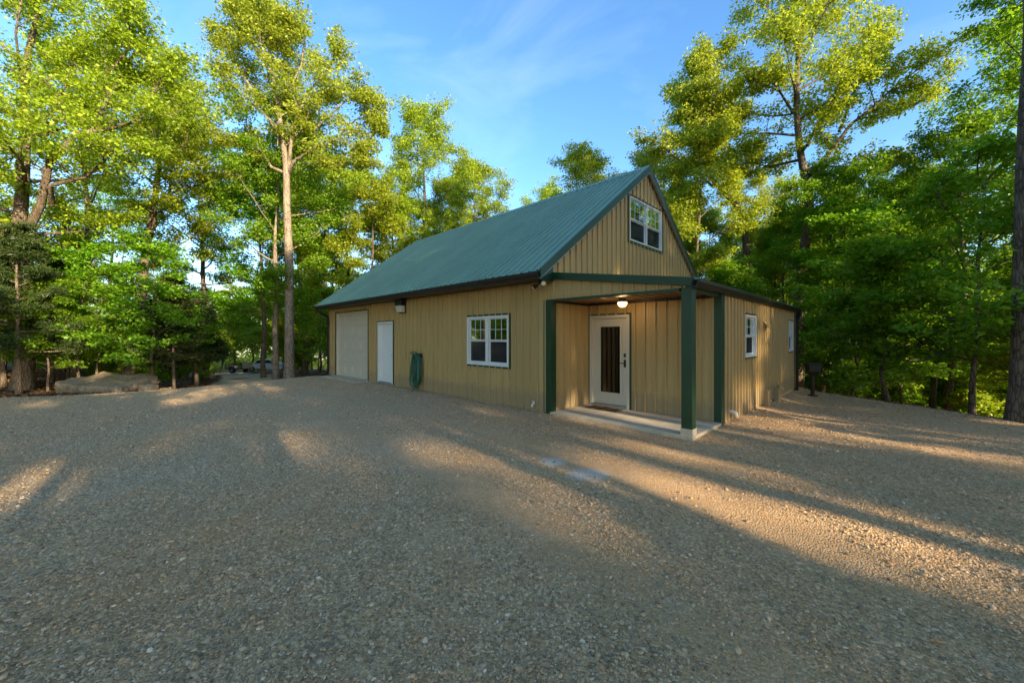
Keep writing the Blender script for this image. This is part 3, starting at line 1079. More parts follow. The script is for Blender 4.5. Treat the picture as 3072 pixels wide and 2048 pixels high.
# concrete step in front of the side door
b = MB()
b.box(-.56, .56, -.39, .39, -.12, .02)
top(b, 'concrete_step', M['concrete'], (-7.98, -.49, -.10), 'small flat concrete step on the gravel before the white side door', 'step', bevel=.01)

# door mat with slanting stripes
e = empty('door_mat', (.09, 1.10, 0.0), 'door mat with slanting coloured stripes lying before the entry door', 'mat')
cols = [(.05, .025, .015), (.30, .10, .04), (.05, .03, .02), (.42, .30, .13), (.06, .035, .02), (.25, .05, .03), (.06, .09, .035), (.40, .26, .10), (.05, .03, .02), (.30, .09, .04), (.04, .13, .07)]
bmat = MB()
bmat.box(-.385, .385, -.19, .17, .001, .010)
bmat.build('backing', M['black'], e)
for i, c in enumerate(cols):
    a0, a1 = -.38 + .76 * i / len(cols), -.38 + .76 * (i + 1) / len(cols)
    st = MB()
    k = .05
    q = [(max(-.38, min(.38, a0 - k)), -.185), (max(-.38, min(.38, a1 - k)), -.185), (max(-.38, min(.38, a1 + k)), .165), (max(-.38, min(.38, a0 + k)), .165)]
    st.prism([V3((x, y, 0)) for x, y in q], EZ * .0105, EZ * .016)
    st.build('stripe', paint('mat_stripe', c, 0.95, 0.1, bump=.5, bscale=220), e)

# porch ceiling light
e = empty('porch_light', (.70, .82, 2.415), 'lit round caged ceiling light under the porch roof', 'light')
b = MB(); b.lathe([(.0, .0), (.085, .0), (.09, -.03), (.085, -.05), (.0, -.05)], 24); b.build('canopy', M['brass'], e, smooth=True)
b = MB(); b.lathe([(.0, -.05), (.145, -.055), (.15, -.075), (.135, -.085), (.0, -.085)], 28); b.build('rim', M['black'], e, smooth=True)
b = MB(); b.lathe([(.11, -.085), (.115, -.12), (.10, -.165), (.065, -.195), (.0, -.205)], 24); b.build('globe', M['lampglass'], e, smooth=True)
for k in range(8):
    a = k * math.pi / 4
    b = MB()
    b.tube([(math.cos(a) * r_, math.sin(a) * r_, z) for r_, z in ((.132, -.08), (.130, -.125), (.112, -.172), (.073, -.205), (.0, -.215))], .0055, 6)
    b.build('cage_bar', M['brass'], e)
e.scale = (.82, .82, .82)
pl = bpy.data.lights.new('porch_bulb', 'POINT'); pl.energy = 1.6; pl.color = (1, .62, .28); pl.shadow_soft_size = .07
plo = bpy.data.objects.new('porch_bulb', pl); COL.objects.link(plo); plo.parent = e; plo.location = (0, 0, -.30)

# wall pack flood light between the doors and the window
e = empty('flood_light', (-6.78, -.03, 2.62), 'dark boxy wall light with pale lens high on the wall beside the white side door', 'light')
b = MB(); b.box(-.20, .20, -.20, .0, .02, .23); b.build('housing', M['black'], e, bevel=.012)
b = MB(); b.box(-.20, .20, -.035, .0, -.22, .018); b.build('back_plate', M['black'], e, bevel=.006)
b = MB()
b.add([(-.19, -.20, .016), (.19, -.20, .016), (.19, -.037, .016), (-.19, -.037, .016), (-.17, -.13, -.19), (.17, -.13, -.19), (.17, -.037, -.19), (-.17, -.037, -.19)],
      [(0, 1, 2, 3), (7, 6, 5, 4), (4, 5, 1, 0), (5, 6, 2, 1), (6, 7, 3, 2), (7, 4, 0, 3)])
b.build('lens', M['lens'], e, bevel=.01)

# twin-head security light under the eave corner
e = empty('security_light', (-.66, -.20, 2.84), 'black twin-head security light under the eave at the porch corner', 'light')
b = MB(); b.lathe([(0, 0), (.06, 0), (.06, -.05), (.03, -.08), (0, -.08)], 16); b.build('mount', M['black'], e, smooth=True)
for sx, d in ((-1, V3((-.55, -.6, -.6))), (1, V3((.75, -.55, -.15)))):
    d = d.normalized()
    p0 = V3((sx * .03, -.02, -.07))
    b = MB(); b.tube([p0, p0 + d * .07, p0 + d * .075, p0 + d * .17], [.016, .016, .035, .055], 14); hd_ = b.build('lamp_head', M['black'], e, smooth=True)
    b = MB(); b.tube([p0 + d * .168, p0 + d * .176], [.050, .048], 16); b.build('lens', M['lens'], hd_)

# garden hose hung in a coil
e = empty('garden_hose', (-5.78, -.03, 0.02), 'coiled dark green garden hose hanging on the tan wall', 'hose')
b = MB()
b.box(-.17, .17, -.03, .0, .96, 1.08)
b.tube([(-.17, -.03, 1.07), (-.17, -.20, 1.07), (-.17, -.21, 1.13)], .012, 6)
b.tube([(.17, -.03, 1.07), (.17, -.20, 1.07), (.17, -.21, 1.13)], .012, 6)
b.tube([(-.17, -.205, 1.12), (0, -.205, 1.14), (.17, -.205, 1.12)], .012, 6)
b.build('hanger', M['rust'], e)
hr = random.Random(3)
for k in range(19):
    b = MB()
    pts = []
    y = -.055 - .15 * ((k * 7) % 19) / 19
    wd_, bt = .05 + .19 * (k % 6) / 5 + hr.uniform(-.01, .02), .02 + hr.uniform(-.02, .36)
    ox, ph = hr.uniform(-.03, .03), hr.uniform(-.3, .3)
    zt_ = 1.09 - .02 * (k % 3)
    for i in range(28):
        a = 2 * math.pi * i / 28
        zc, zr = (zt_ + bt) / 2, (zt_ - bt) / 2
        s = math.sin(a)
        wfac = 1.0 + .28 * (-s) * (1 if s < 0 else .5)
        c = math.cos(a)
        pts.append((ox + wd_ * wfac * math.copysign(abs(c) ** .75, c), y + .018 * math.sin(3 * a + ph), zc + zr * math.copysign(abs(s) ** .8, s)))
    b.tube(pts, .0135, 6, closed=True)
    b.build('hose_loop', M['hose'], e, smooth=True)
b = MB(); b.tube([(.08, -.2, .3), (.06, -.21, .12), (.0, -.22, -.04), (-.1, -.25, -.08)], .0135, 7); b.build('hose_end', M['hose'], e, smooth=True)

# park-style charcoal grill at the back corner
gx, gy = 2.93, 8.55
e = empty('charcoal_grill', (gx, gy, Hf(gx, gy)), 'black box grill on a single post at the back corner of the building', 'grill', rz=R(30))
b = MB(); b.tube([(0, 0, -.1), (0, 0, .66)], .052, 12); b.build('post', M['rust'], e)
b = MB(); b.lathe([(.05, .0), (.14, .0), (.14, .02), (.06, .03), (.05, .03)], 16); b.build('foot', M['rust'], e)
b = MB()
b.add([(-.08, -.07, .64), (.08, -.07, .64), (.08, .07, .64), (-.08, .07, .64), (-.15, -.15, .76), (.15, -.15, .76), (.15, .15, .76), (-.15, .15, .76),
       (-.16, -.16, .98), (.16, -.16, .98), (.16, .16, .98), (-.16, .16, .98)],
      [(3, 2, 1, 0), (0, 1, 5, 4), (1, 2, 6, 5), (2, 3, 7, 6), (3, 0, 4, 7), (4, 5, 9, 8), (5, 6, 10, 9), (6, 7, 11, 10), (7, 4, 8, 11), (8, 9, 10, 11)])
b.build('fire_box', M['black'], e, bevel=.008)
b = MB(); b.box(-.21, .20, -.19, .19, .983, 1.0); b.build('top_plate', M['black'], e)
b = MB(); b.tube([(.15, -.02, .78), (.24, -.02, .76), (.31, -.02, .77)], .010, 6); b.build('handle', M['rust'], e)


# ------------------------------------------------------------------ boulders
def boulder(name, dims, seed, slab, loc, rz, label, tilt=(0, 0), cuts=4):
    bm = bmesh.new()
    bmesh.ops.create_cube(bm, size=1.0)
    bmesh.ops.subdivide_edges(bm, edges=bm.edges[:], cuts=cuts * 2 + 1, use_grid_fill=True)
    r_ = np.random.default_rng(seed)
    ph = r_.uniform(0, 6.28, (6, 3))
    fr_ = r_.uniform(1.2, 5.5, (6, 3))
    for v in bm.verts:
        p = v.co.copy()
        s = 1.0 - (0.10 if slab else .30) * max(0, p.length - .5)
        q = V3((p.x * dims[0] * s, p.y * dims[1] * s, p.z * dims[2] * s))
        d = sum(math.sin(f[0] * q.x + h[0]) * math.sin(f[1] * q.y + h[1]) * math.sin(f[2] * q.z + h[2]) for f, h in zip(fr_, ph))
        nn = p.normalized()
        q += nn * d * .035 * min(dims)
        if slab:
            # thin towards one end, undercut below
            k = (p.x + .5)
            top_z = dims[2] * (.5 - .10 * k)
            if p.z > 0: q.z = top_z * (p.z / .5) + d * .012
            else:
                q.z *= (1 - .62 * float(sm(.40, .62, k)))
                q.y += .18 * float(sm(.3, .6, k)) * (-p.z) * 2
            q.x += .12 * math.sin(3 * p.y * 2) * (1 if abs(p.x) > .3 else 0)
        v.co = q
    me = bpy.data.meshes.new(name)
    bm.to_mesh(me)
    bm.free()
    me.polygons.foreach_set('use_smooth', [True] * len(me.polygons))
    o = link(name, me, None, M['rock'])
    o.location = loc
    o.rotation_euler = (tilt[0], tilt[1], rz)
    m = o.modifiers.new('sub', 'SUBSURF'); m.levels = m.render_levels = 1
    tx = bpy.data.textures.new(name, 'CLOUDS'); tx.noise_scale = .22
    m = o.modifiers.new('disp', 'DISPLACE'); m.texture = tx; m.strength = .13; m.mid_level = .5
    return tag(o, label, 'boulder')


bx_, by_ = pix(252, 15.6)
boulder('slab_boulder', (2.35, 1.9, .56), 5, True, (bx_, by_, Hf(bx_, by_) + .30), YAW + R(4), 'long flat-topped sandstone slab at the left edge of the gravel', (R(9), R(3)))
bx_, by_ = pix(340, 15.8)
boulder('small_rock', (.62, .5, .42), 9, False, (bx_, by_, Hf(bx_, by_) + .12), .4, 'small pale rock beside the right end of the sandstone slab', cuts=2)
bx_, by_ = pix(369, 17.5)
boulder('low_rock', (.8, .5, .25), 12, False, (bx_, by_, Hf(bx_, by_) + .05), 1.1, 'low flat rock between the sandstone slab and the cedar trunk', cuts=2)

# ------------------------------------------------------------------ trailer and car down the drive
tx_, ty_ = pix(549, 40.0)
e = empty('utility_trailer', (tx_, ty_, Hf(tx_, ty_) + .15), 'dark utility trailer with open slatted sides parked down the driveway', 'trailer', rz=YAW + R(-12))
L_, W_ = 2.1, 1.25
b = MB(); b.box(-L_ / 2, L_ / 2, -W_ / 2, W_ / 2, .38, .46); b.build('bed', M['black'], e)
for sx in (-1, 1):
    for k in range(5):
        b = MB(); x = -L_ / 2 + .03 + k * (L_ - .06) / 4; b.box(x - .022, x + .022, sx * W_ / 2 - .022, sx * W_ / 2 + .022, .46, 1.0); b.build('stake', M['black'], e)
    for z in (.62, .80, .98):
        b = MB(); b.box(-L_ / 2, L_ / 2, sx * W_ / 2 - .03, sx * W_ / 2 - .023, z - .025, z + .025); b.build('rail', M['black'], e)
    b = MB(); b.box(-L_ / 2 + .1, L_ / 2 - .1, sx * W_ / 2 - .05, sx * W_ / 2 - .032, .50, .76); b.build('side_board', M['chrome'], e)
    b = MB()
    b.tube([(0, sx * (W_ / 2 + .06), .30), (0, sx * (W_ / 2 + .22), .30)], .30, 20)
    wh_ = b.build('wheel', M['tyre'], e)
    b = MB(); b.tube([(0, sx * (W_ / 2 + .20), .30), (0, sx * (W_ / 2 + .235), .30)], .17, 16); b.build('rim', M['chrome'], wh_)
    b = MB(); b.tube([(-.38, sx * (W_ / 2 + .14), .46), (-.28, sx * (W_ / 2 + .14), .66), (.28, sx * (W_ / 2 + .14), .66), (.38, sx * (W_ / 2 + .14), .46)], .07, 4); b.build('mudguard', M['black'], e)
b = MB(); b.box(L_ / 2 - .02, L_ / 2 + .02, -W_ / 2, W_ / 2, .46, 1.0); b.build('front_panel', M['chrome'], e)
b = MB(); b.tube([(-L_ / 2, -.4, .40), (-L_ / 2 - .9, 0, .42), (-L_ / 2, .4, .40)], .035, 4); b.build('tongue', M['black'], e)
b = MB(); b.tube([(-L_ / 2 - .85, 0, .1), (-L_ / 2 - .85, 0, .62)], .03, 8); b.build('jack', M['chrome'], e)

cx_, cy_ = pix(615, 47.0)
e = empty('parked_car', (cx_, cy_, Hf(cx_, cy_) + .10), 'white car mostly hidden by trunks beyond the dark trailer', 'car', rz=YAW + R(8))
b = MB()
side = [(-2.15, .28), (-2.2, .62), (-2.1, .86), (-1.25, .95), (-.75, 1.40), (.55, 1.42), (1.25, .96), (2.0, .86), (2.2, .66), (2.18, .28)]
b.prism([V3((x, -.86, z)) for x, z in side], V3((0, 0, 0)), V3((0, 1.72, 0)))
b.build('body', M['carwhite'], e, bevel=.07)
for sy in (-1, 1):
    b = MB()
    b.prism([V3((x, sy * .868, z)) for x, z in [(-1.1, .97), (-.70, 1.33), (.50, 1.34), (1.05, .97)]], V3((0, -.006, 0)), V3((0, .006, 0)))
    b.build('side_window', M['black'], e)
    for x in (-1.35, 1.38):
        b = MB(); b.tube([(x, sy * .70, .31), (x, sy * .90, .31)], .31, 22); wq = b.build('wheel', M['tyre'], e)
        b = MB(); b.tube([(x, sy * .88, .31), (x, sy * .91, .31)], .18, 16); b.build('rim', M['chrome'], wq)
    for x in (-2.19, 2.17):
        b = MB(); b.box(x - .03, x + .03, sy * .62 - .16, sy * .62 + .16, .62, .74); b.build('lamp', M['redlens'] if x < 0 else M['lens'], e)
#@@TREES
# ------------------------------------------------------------------ trees
class Grow:
    def __init__(s, seed):
        s.r = np.random.default_rng(seed)
        s.V, s.F, s.nv = [], [], 0
        s.C, s.T0, s.T1 = [], [], []

    def tube(s, pts, rad, sides):
        pts = np.asarray(pts, float)
        rad = np.asarray(rad, float)
        t = np.gradient(pts, axis=0)
        t /= np.linalg.norm(t, axis=1, keepdims=True) + 1e-9
        ref = np.array([0.0, 0, 1]) if abs(t[0, 2]) < 0.8 else np.array([1.0, 0, 0])
        a = ref - t * (t @ ref)[:, None]
        a /= np.linalg.norm(a, axis=1, keepdims=True) + 1e-9
        b = np.cross(t, a)
        th = np.arange(sides) * 2 * math.pi / sides
        ring = pts[:, None, :] + rad[:, None, None] * (np.cos(th)[None, :, None] * a[:, None, :] + np.sin(th)[None, :, None] * b[:, None, :])
        n = len(pts)
        idx = np.arange(n * sides).reshape(n, sides)
        nx = np.roll(idx, -1, axis=1)
        q = np.stack([idx[:-1], nx[:-1], nx[1:], idx[1:]], -1).reshape(-1, 4) + s.nv
        s.V.append(ring.reshape(-1, 3))
        s.F.append(q)
        s.nv += n * sides

    @staticmethod
    def at(pts, t):
        pts = np.asarray(pts)
        n = len(pts) - 1
        x = min(max(t, 0), 1) * n
        i = min(int(x), n - 1)
        f = x - i
        return pts[i] * (1 - f) + pts[i + 1] * f, pts[i + 1] - pts[i]

    def unit(s, flat=1.0):
        v = s.r.normal(size=3)
        v[2] *= flat
        return v / np.linalg.norm(v)

    def limb(s, pts, r0, n_sub, n_tw, sub_len, start=.28, flat=.6, r1=.014, droop=0.0, jit=.22):
        pts = np.asarray(pts, float)
        n = len(pts)
        rad = r0 + (r1 - r0) * np.linspace(0, 1, n) ** .8
        s.tube(pts, rad, 7 if r0 > .08 else 5)
        tot = np.linalg.norm(np.diff(pts, axis=0), axis=1).sum()
        for i in range(n_sub):
            q = start + (1 - start) * (i + s.r.uniform(.2, .9)) / n_sub
            p, tg = s.at(pts, q)
            tg = tg / (np.linalg.norm(tg) + 1e-9)
            d = tg * .55 + s.unit(flat) * .95
            d[2] += .18 - droop
            d /= np.linalg.norm(d)
            L = sub_len * (1.15 - .55 * q) * s.r.uniform(.7, 1.2)
            m = 4
            bend = s.unit(.5) * .18 * L
            sp = np.array([p + d * L * k / (m - 1) + bend * (k / (m - 1)) ** 2 + np.array([0, 0, .10 * L * (k / (m - 1)) ** 2 - droop * L * .3 * (k / (m - 1)) ** 2]) for k in range(m)])
            rr = max(.008, min(r0 * .42, .045) * (1 - .6 * q))
            s.tube(sp, np.linspace(rr, .006, m), 4)
            for k in range(n_tw):
                z = .30 + .70 * (k + s.r.uniform(.1, .9)) / n_tw
                p2, _ = s.at(sp, z)
                c = p2 + s.r.normal(size=3) * np.array([1, 1, .6]) * jit * L * .55
                s.C.append(c)
                s.T0.append(p2)
                s.T1.append(c)

    def tree(s, h, r0, fb, cR, n_limb, n_sub, n_tw, lo=15, hi=62, env=None, trunk=None, top_frac=.94, wander=.02, sub_len=None, sides=10, flat=.6, droop=0.0, az0=None, fork=0.5):
        r_ = s.r
        if trunk is None:
            n = 10
            w = np.cumsum(r_.normal(size=(n, 2)) * wander * h / 3, axis=0)
            w -= w[0]
            trunk = np.column_stack([w, np.linspace(0, h * top_frac, n)])
        trunk = np.asarray(trunk, float)
        # smooth resample
        tt = np.linspace(0, 1, 22)
        P = np.array([s.at(trunk, q)[0] for q in tt])
        P[1:-1] = (P[:-2] + 2 * P[1:-1] + P[2:]) / 4
        H_ = P[-1, 2]
        rad = r0 * (.06 + .94 * (1 - tt) ** .72) + r0 * .45 * np.exp(-tt * H_ / .30)
        P0 = P.copy()
        P0[0, 2] -= .35
        s.tube(P0, rad, sides)
        env = env or (lambda c: math.sin(math.pi * (.18 + .74 * c)) ** .65)
        sub_len = sub_len or cR * .42
        a0 = r_.uniform(0, 6.28) if az0 is None else az0
        for i in range(n_limb):
            t = fb + (1 - fb) * ((i + r_.uniform(.1, .9)) / n_limb)
            p, tg = s.at(P, t)
            c = (t - fb) / (1 - fb)
            az = a0 + i * 2.39996 + r_.normal() * .25
            L = cR * env(c) * r_.uniform(.78, 1.12)
            pit = R(lo + (hi - lo) * c + r_.normal() * 7)
            d = np.array([math.cos(az) * math.cos(pit), math.sin(az) * math.cos(pit), math.sin(pit)])
            m = 7
            pts = [p]
            dd = d.copy()
            for k in range(1, m):
                dd = dd + s.unit(.7) * .20
                dd[2] += .05 - droop * .25
                dd /= np.linalg.norm(dd)
                pts.append(pts[-1] + dd * L / (m - 1))
            rt = r0 * (.06 + .94 * (1 - t) ** .72)
            s.limb(pts, max(.02, rt * fork * r_.uniform(.8, 1.1)), n_sub, n_tw, sub_len * (.6 + .4 * env(c)), flat=flat, droop=droop)
        return P

    def wood(s, name):
        V = np.concatenate(s.V)
        F = np.concatenate(s.F)
        if s.T0:
            a, b = np.array(s.T0), np.array(s.T1)
            n = len(a)
            off = np.array([[.005, 0, 0], [-.003, .005, 0], [-.003, -.005, 0]])
            tv = np.concatenate([a[:, None] + off[None], b[:, None] + off[None] * .5], 1).reshape(-1, 3)
            base = (np.arange(n) * 6)[:, None, None] + len(V)
            tq = np.array([[0, 1, 4, 3], [1, 2, 5, 4], [2, 0, 3, 5]])[None] + base
            V = np.concatenate([V, tv])
            F = np.concatenate([F, tq.reshape(-1, 4)])
        return np_mesh(name, V, F, True)

    def leaves(s, name, per, rc, ll=.13, lw=.075, flat=.55, upb=.7, drop=.25):
        r_ = s.r
        C = np.array(s.C)
        n = len(C)
        cnt = np.maximum(4, r_.poisson(per * r_.uniform(.45, 1.5, n)))
        c = np.repeat(C, cnt, 0)
        rs = np.repeat(rc * r_.uniform(.7, 1.35, n), cnt)
        N = len(c)
        g = r_.normal(size=(N, 3))
        g *= np.minimum(1, 1.75 / (np.linalg.norm(g, axis=1, keepdims=True) + 1e-6))
        g *= np.array([.58, .58, .58 * flat])
        c = c + g * rs[:, None]
        nrm = r_.normal(size=(N, 3)) + np.array([0, 0, upb * 2])
        nrm /= np.linalg.norm(nrm, axis=1, keepdims=True)
        ax = g + r_.normal(size=(N, 3)) * .5 + np.array([0, 0, -drop])
        ax -= nrm * (ax * nrm).sum(1, keepdims=True)
        ax /= np.linalg.norm(ax, axis=1, keepdims=True) + 1e-9
        sd_ = np.cross(nrm, ax)
        f_ = r_.uniform(.5, 1.45, N)
        l = (ll * f_)[:, None]
        w = (lw * f_ * r_.uniform(.75, 1.2, N))[:, None]
        v0 = c - ax * l * .5
        v1 = c + sd_ * w * .5 + nrm * w * .16 + ax * l * .06
        v2 = c + ax * l * .5 - nrm * l * .06
        v3 = c - sd_ * w * .5 + nrm * w * .16 + ax * l * .06
        V = np.stack([v0, v1, v2, v3], 1).reshape(-1, 3)
        Q = np.arange(N * 4).reshape(N, 4)
        return np_mesh(name, V, Q)


PROTO = {}


def proto(key, g, lm, bm='bark', **kw):
    PROTO[key] = (g.wood('trunk'), g.leaves('crown', **kw), M[lm], M[bm])


def plant(key, name, x, y, label, cat='tree', group=None, rz=None, sc=1.0, leaf=None, bark=None, dz=0.0, sz=None):
    wm, cm, lm, bm = PROTO[key]
    e = empty(name, (x, y, Hf(x, y) + dz), label, cat, group, random.uniform(0, 6.28) if rz is None else rz)
    e.scale = (sc, sc, sz or sc)
    for nm, me, m in (('trunk', wm, M[bark] if bark else bm), ('crown', cm, M[leaf] if leaf else lm)):
        o = bpy.data.objects.new(nm, me)
        COL.objects.link(o)
        o.parent = e
        if len(me.materials) == 0: me.materials.append(m)
        if me.materials[0] != m:
            o.material_slots[0].link = 'OBJECT'
            o.material_slots[0].material = m
    return e


def img_path(pts, u0, v0, k, seed=0):
    """photo points (u, v) -> local tree points at the tree's own distance (k metres per photo pixel), with some depth wander"""
    q = np.random.default_rng(seed)
    y = np.cumsum(q.normal(size=len(pts)) * .25)
    y -= y[0]
    return np.array([[(u - u0) * k, yy, (v0 - v) * k] for (u, v), yy in zip(pts, y)])


# --- hero: big spreading oak at the left edge
DA = 15.5
kA = DA / 887.7
xa_, ya_ = pix(50, DA)
vA = 773.8 + (1.615 - Hf(xa_, ya_)) / kA
g = Grow(11)
tr_ = img_path([(50, vA), (48, 780), (46, 650), (44, 540), (40, 430), (36, 300), (44, 150), (60, 40), (66, -70)], 50, vA, kA, 1)
g.tree(19, .29, .36, 6.2, 15, 8, 6, lo=8, hi=62, trunk=tr_, sub_len=2.3, sides=14)
g.limb(img_path([(62, 560), (70, 536), (110, 475), (171, 395), (206, 316), (246, 303), (316, 286), (395, 264), (450, 240)], 50, vA, kA, 2), .19, 17, 7, 2.4, start=.3)
g.limb(img_path([(120, 470), (160, 440), (230, 420), (300, 370), (345, 365)], 50, vA, kA, 3), .10, 9, 6, 2.0)
g.limb(img_path([(206, 316), (240, 250), (250, 170), (290, 90)], 50, vA, kA, 4), .10, 12, 7, 2.2)
g.limb(img_path([(48, 430), (66, 382), (105, 320), (127, 281), (150, 200), (170, 110)], 50, vA, kA, 5), .12, 13, 7, 2.2)
g.limb(img_path([(46, 600), (10, 560), (-30, 500), (-60, 400)], 50, vA, kA, 6), .15, 10, 6, 2.2)
g.limb(img_path([(316, 286), (350, 210), (380, 160)], 50, vA, kA, 7), .07, 9, 7, 2.0)
g.limb(img_path([(250, 170), (320, 120), (330, 60)], 50, vA, kA, 8), .06, 8, 7, 1.9)
proto('heroA', g, 'leaf_oak', per=60, rc=.44, ll=.115, lw=.072)
plant('heroA', 'oak_tree', xa_, ya_, 'big spreading oak with a long limb reaching right, at the left edge', 'tree', rz=YAW)

# --- hero: leaning oak behind the slab boulder
DB = 20.5
kB = DB / 887.7
xb_, yb_ = pix(290, DB)
vB = 773.8 + (1.615 - Hf(xb_, yb_)) / kB
g = Grow(21)
tr_ = img_path([(290, vB), (300, 780), (318, 660), (330, 610), (341, 505), (352, 395), (356, 300), (362, 225)], 290, vB, kB, 1)
g.tree(15, .27, .36, 4.6, 12, 7, 6, lo=8, hi=58, trunk=tr_, sub_len=2.0, sides=12)
g.limb(img_path([(330, 605), (343, 545), (365, 523), (387, 479), (413, 448), (461, 426), (500, 409), (540, 402)], 290, vB, kB, 2), .15, 13, 7, 2.0, start=.3)
g.limb(img_path([(387, 479), (420, 390), (450, 330), (455, 270)], 290, vB, kB, 3), .08, 11, 7, 1.9)
proto('heroB', g, 'leaf_oak', per=50, rc=.46, ll=.13, lw=.08)
plant('heroB', 'oak_tree', xb_, yb_, 'leaning oak behind the sandstone slab, forking to the right', 'tree', rz=YAW)

# --- hero: tall slim oak with bare trunk beside the driveway
DC = 20.0
kC = DC / 887.7
xc_, yc_ = pix(665, DC)
vC = 773.8 + (1.615 - Hf(xc_, yc_)) / kC
g = Grow(31)
tr_ = img_path([(665, vC), (665, 780), (666, 600), (664, 480), (661, 395), (652, 330), (640, 250), (625, 160), (612, 80)], 665, vC, kC, 2)
tr_[:, 1] *= .25
envC = lambda c: (.62 + .55 * math.sin(math.pi * min(1, c * 1.15 + .05))) * (1.0 if c < .8 else .75)
g.tree(18.4, .235, .60, 3.7, 12, 8, 7, lo=20, hi=66, trunk=tr_, sub_len=1.65, sides=14, env=envC)
g.limb(img_path([(664, 400), (690, 385), (720, 360), (780, 330), (830, 322), (870, 330)], 665, vC, kC, 3), .10, 12, 7, 1.7)
g.limb(img_path([(660, 400), (625, 385), (590, 340), (540, 320), (505, 310)], 665, vC, kC, 4), .09, 11, 7, 1.6)
g.limb(img_path([(662, 395), (680, 300), (720, 220), (760, 170), (770, 130)], 665, vC, kC, 5), .10, 12, 7, 1.8)
g.limb(img_path([(650, 330), (600, 250), (560, 170), (530, 110), (520, 70)], 665, vC, kC, 6), .09, 13, 7, 1.7)
g.limb(img_path([(640, 250), (690, 150), (700, 90), (690, 60)], 665, vC, kC, 7), .07, 10, 7, 1.5)
g.limb(img_path([(720, 300), (790, 250), (840, 220), (860, 250)], 665, vC, kC, 8), .06, 10, 7, 1.6)
g.limb(img_path([(700, 375), (760, 380), (820, 385), (860, 370)], 665, vC, kC, 9), .05, 9, 7, 1.3)
g.limb(img_path([(760, 330), (820, 280), (870, 270), (885, 300)], 665, vC, kC, 10), .05, 11, 7, 1.4)
proto('heroC', g, 'leaf_gold', 'bark_pale', per=48, rc=.40, ll=.125, lw=.075)
plant('heroC', 'oak_tree', xc_, yc_, 'tall slim oak with a long bare trunk beside the driveway', 'tree', rz=YAW)

# --- hero: tall tree behind the side wall, bough rising right
DG = 19.0
kG = DG / 887.7
xg_, yg_ = pix(1832, DG)
vG = 773.8 + (1.615 - Hf(xg_, yg_)) / kG
g = Grow(41)
tr_ = img_path([(1832, vG), (1830, 780), (1828, 620), (1834, 500), (1836, 422), (1830, 330), (1822, 230), (1832, 120), (1850, 10), (1870, -60)], 1832, vG, kG, 2)
g.tree(20, .25, .46, 4.6, 20, 8, 7, lo=6, hi=60, trunk=tr_, sub_len=2.2, sides=14)
g.limb(img_path([(1836, 424), (1848, 404), (1883, 365), (1927, 303), (1971, 268), (2010, 230), (2060, 190), (2110, 170)], 1832, vG, kG, 3), .13, 15, 7, 1.9)
g.limb(img_path([(1927, 303), (1960, 220), (2000, 140), (2030, 80)], 1832, vG, kG, 4), .07, 12, 7, 1.8)
g.limb(img_path([(1822, 260), (1780, 220), (1730, 200), (1700, 215)], 1832, vG, kG, 5), .07, 10, 7, 1.6)
g.limb(img_path([(1971, 268), (2040, 260), (2100, 240), (2130, 230)], 1832, vG, kG, 6), .05, 9, 6, 1.5)
proto('heroG', g, 'leaf_oak', per=50, rc=.44, ll=.14, lw=.075, drop=.5)
plant('heroG', 'hickory_tree', xg_, yg_, 'tallest tree behind the side wall, one bough rising to the right', 'tree', rz=YAW)

# --- hero: tree leaning left behind the gable
DF = 21.0
kF = DF / 887.7
xf_, yf_ = pix(1728, DF)
vF = 773.8 + (1.615 - Hf(xf_, yf_)) / kF
g = Grow(51)
tr_ = img_path([(1728, vF), (1725, 700), (1707, 560), (1685, 497), (1650, 444), (1624, 404), (1606, 360), (1596, 300), (1590, 225)], 1728, vF, kF, 2)
g.tree(16, .20, .55, 3.4, 13, 8, 7, lo=10, hi=62, trunk=tr_, sub_len=1.7, sides=10)
g.limb(img_path([(1640, 430), (1590, 410), (1540, 370), (1500, 340)], 1728, vF, kF, 3), .08, 11, 7, 1.6)
g.limb(img_path([(1624, 404), (1650, 330), (1665, 290), (1680, 250)], 1728, vF, kF, 4), .07, 11, 7, 1.6)
proto('heroF', g, 'leaf_gold', per=48, rc=.42, ll=.14, lw=.075, drop=.5)
plant('heroF', 'oak_tree', xf_, yf_, 'golden oak leaning left just behind the gable', 'tree', rz=YAW)

# --- generic woodland trees
for i, (seed, h, r0, fb, cR, nl, lm) in enumerate([(61, 16.5, .20, .40, 4.3, 15, 'leaf_oak'), (62, 15.0, .17, .34, 3.9, 15, 'leaf_green'), (63, 17.5, .23, .45, 4.8, 15, 'leaf_oak'), (64, 13.0, .14, .30, 3.5, 14, 'leaf_gold')]):
    g = Grow(seed)
    g.tree(h, r0, fb, cR, nl, 8, 7, lo=10, hi=60)
    proto('wood%d' % i, g, lm, per=46, rc=.44, ll=.125, lw=.08)
# layered understorey trees
for i, (seed, h, cR) in enumerate([(71, 6.5, 2.7), (72, 5.0, 2.3)]):
    g = Grow(seed)
    g.tree(h, .065, .22, cR, 16, 6, 5, lo=6, hi=48, flat=.55, wander=.05, sides=7, sub_len=cR * .45, env=lambda c: 1.05 - .65 * c)
    proto('layer%d' % i, g, 'leaf_green', per=27, rc=.38, ll=.13, lw=.085, flat=.38, upb=1.0)
# low bushes
for i, (seed, h) in enumerate([(75, 2.4), (76, 1.7)]):
    g = Grow(seed)
    g.tree(h, .03, .05, h * .6, 12, 5, 4, lo=15, hi=70, wander=.06, sides=5, sub_len=.5, env=lambda c: 1.0 - .4 * c)
    proto('bush%d' % i, g, 'leaf_green', per=26, rc=.26, ll=.11, lw=.07, flat=.5)
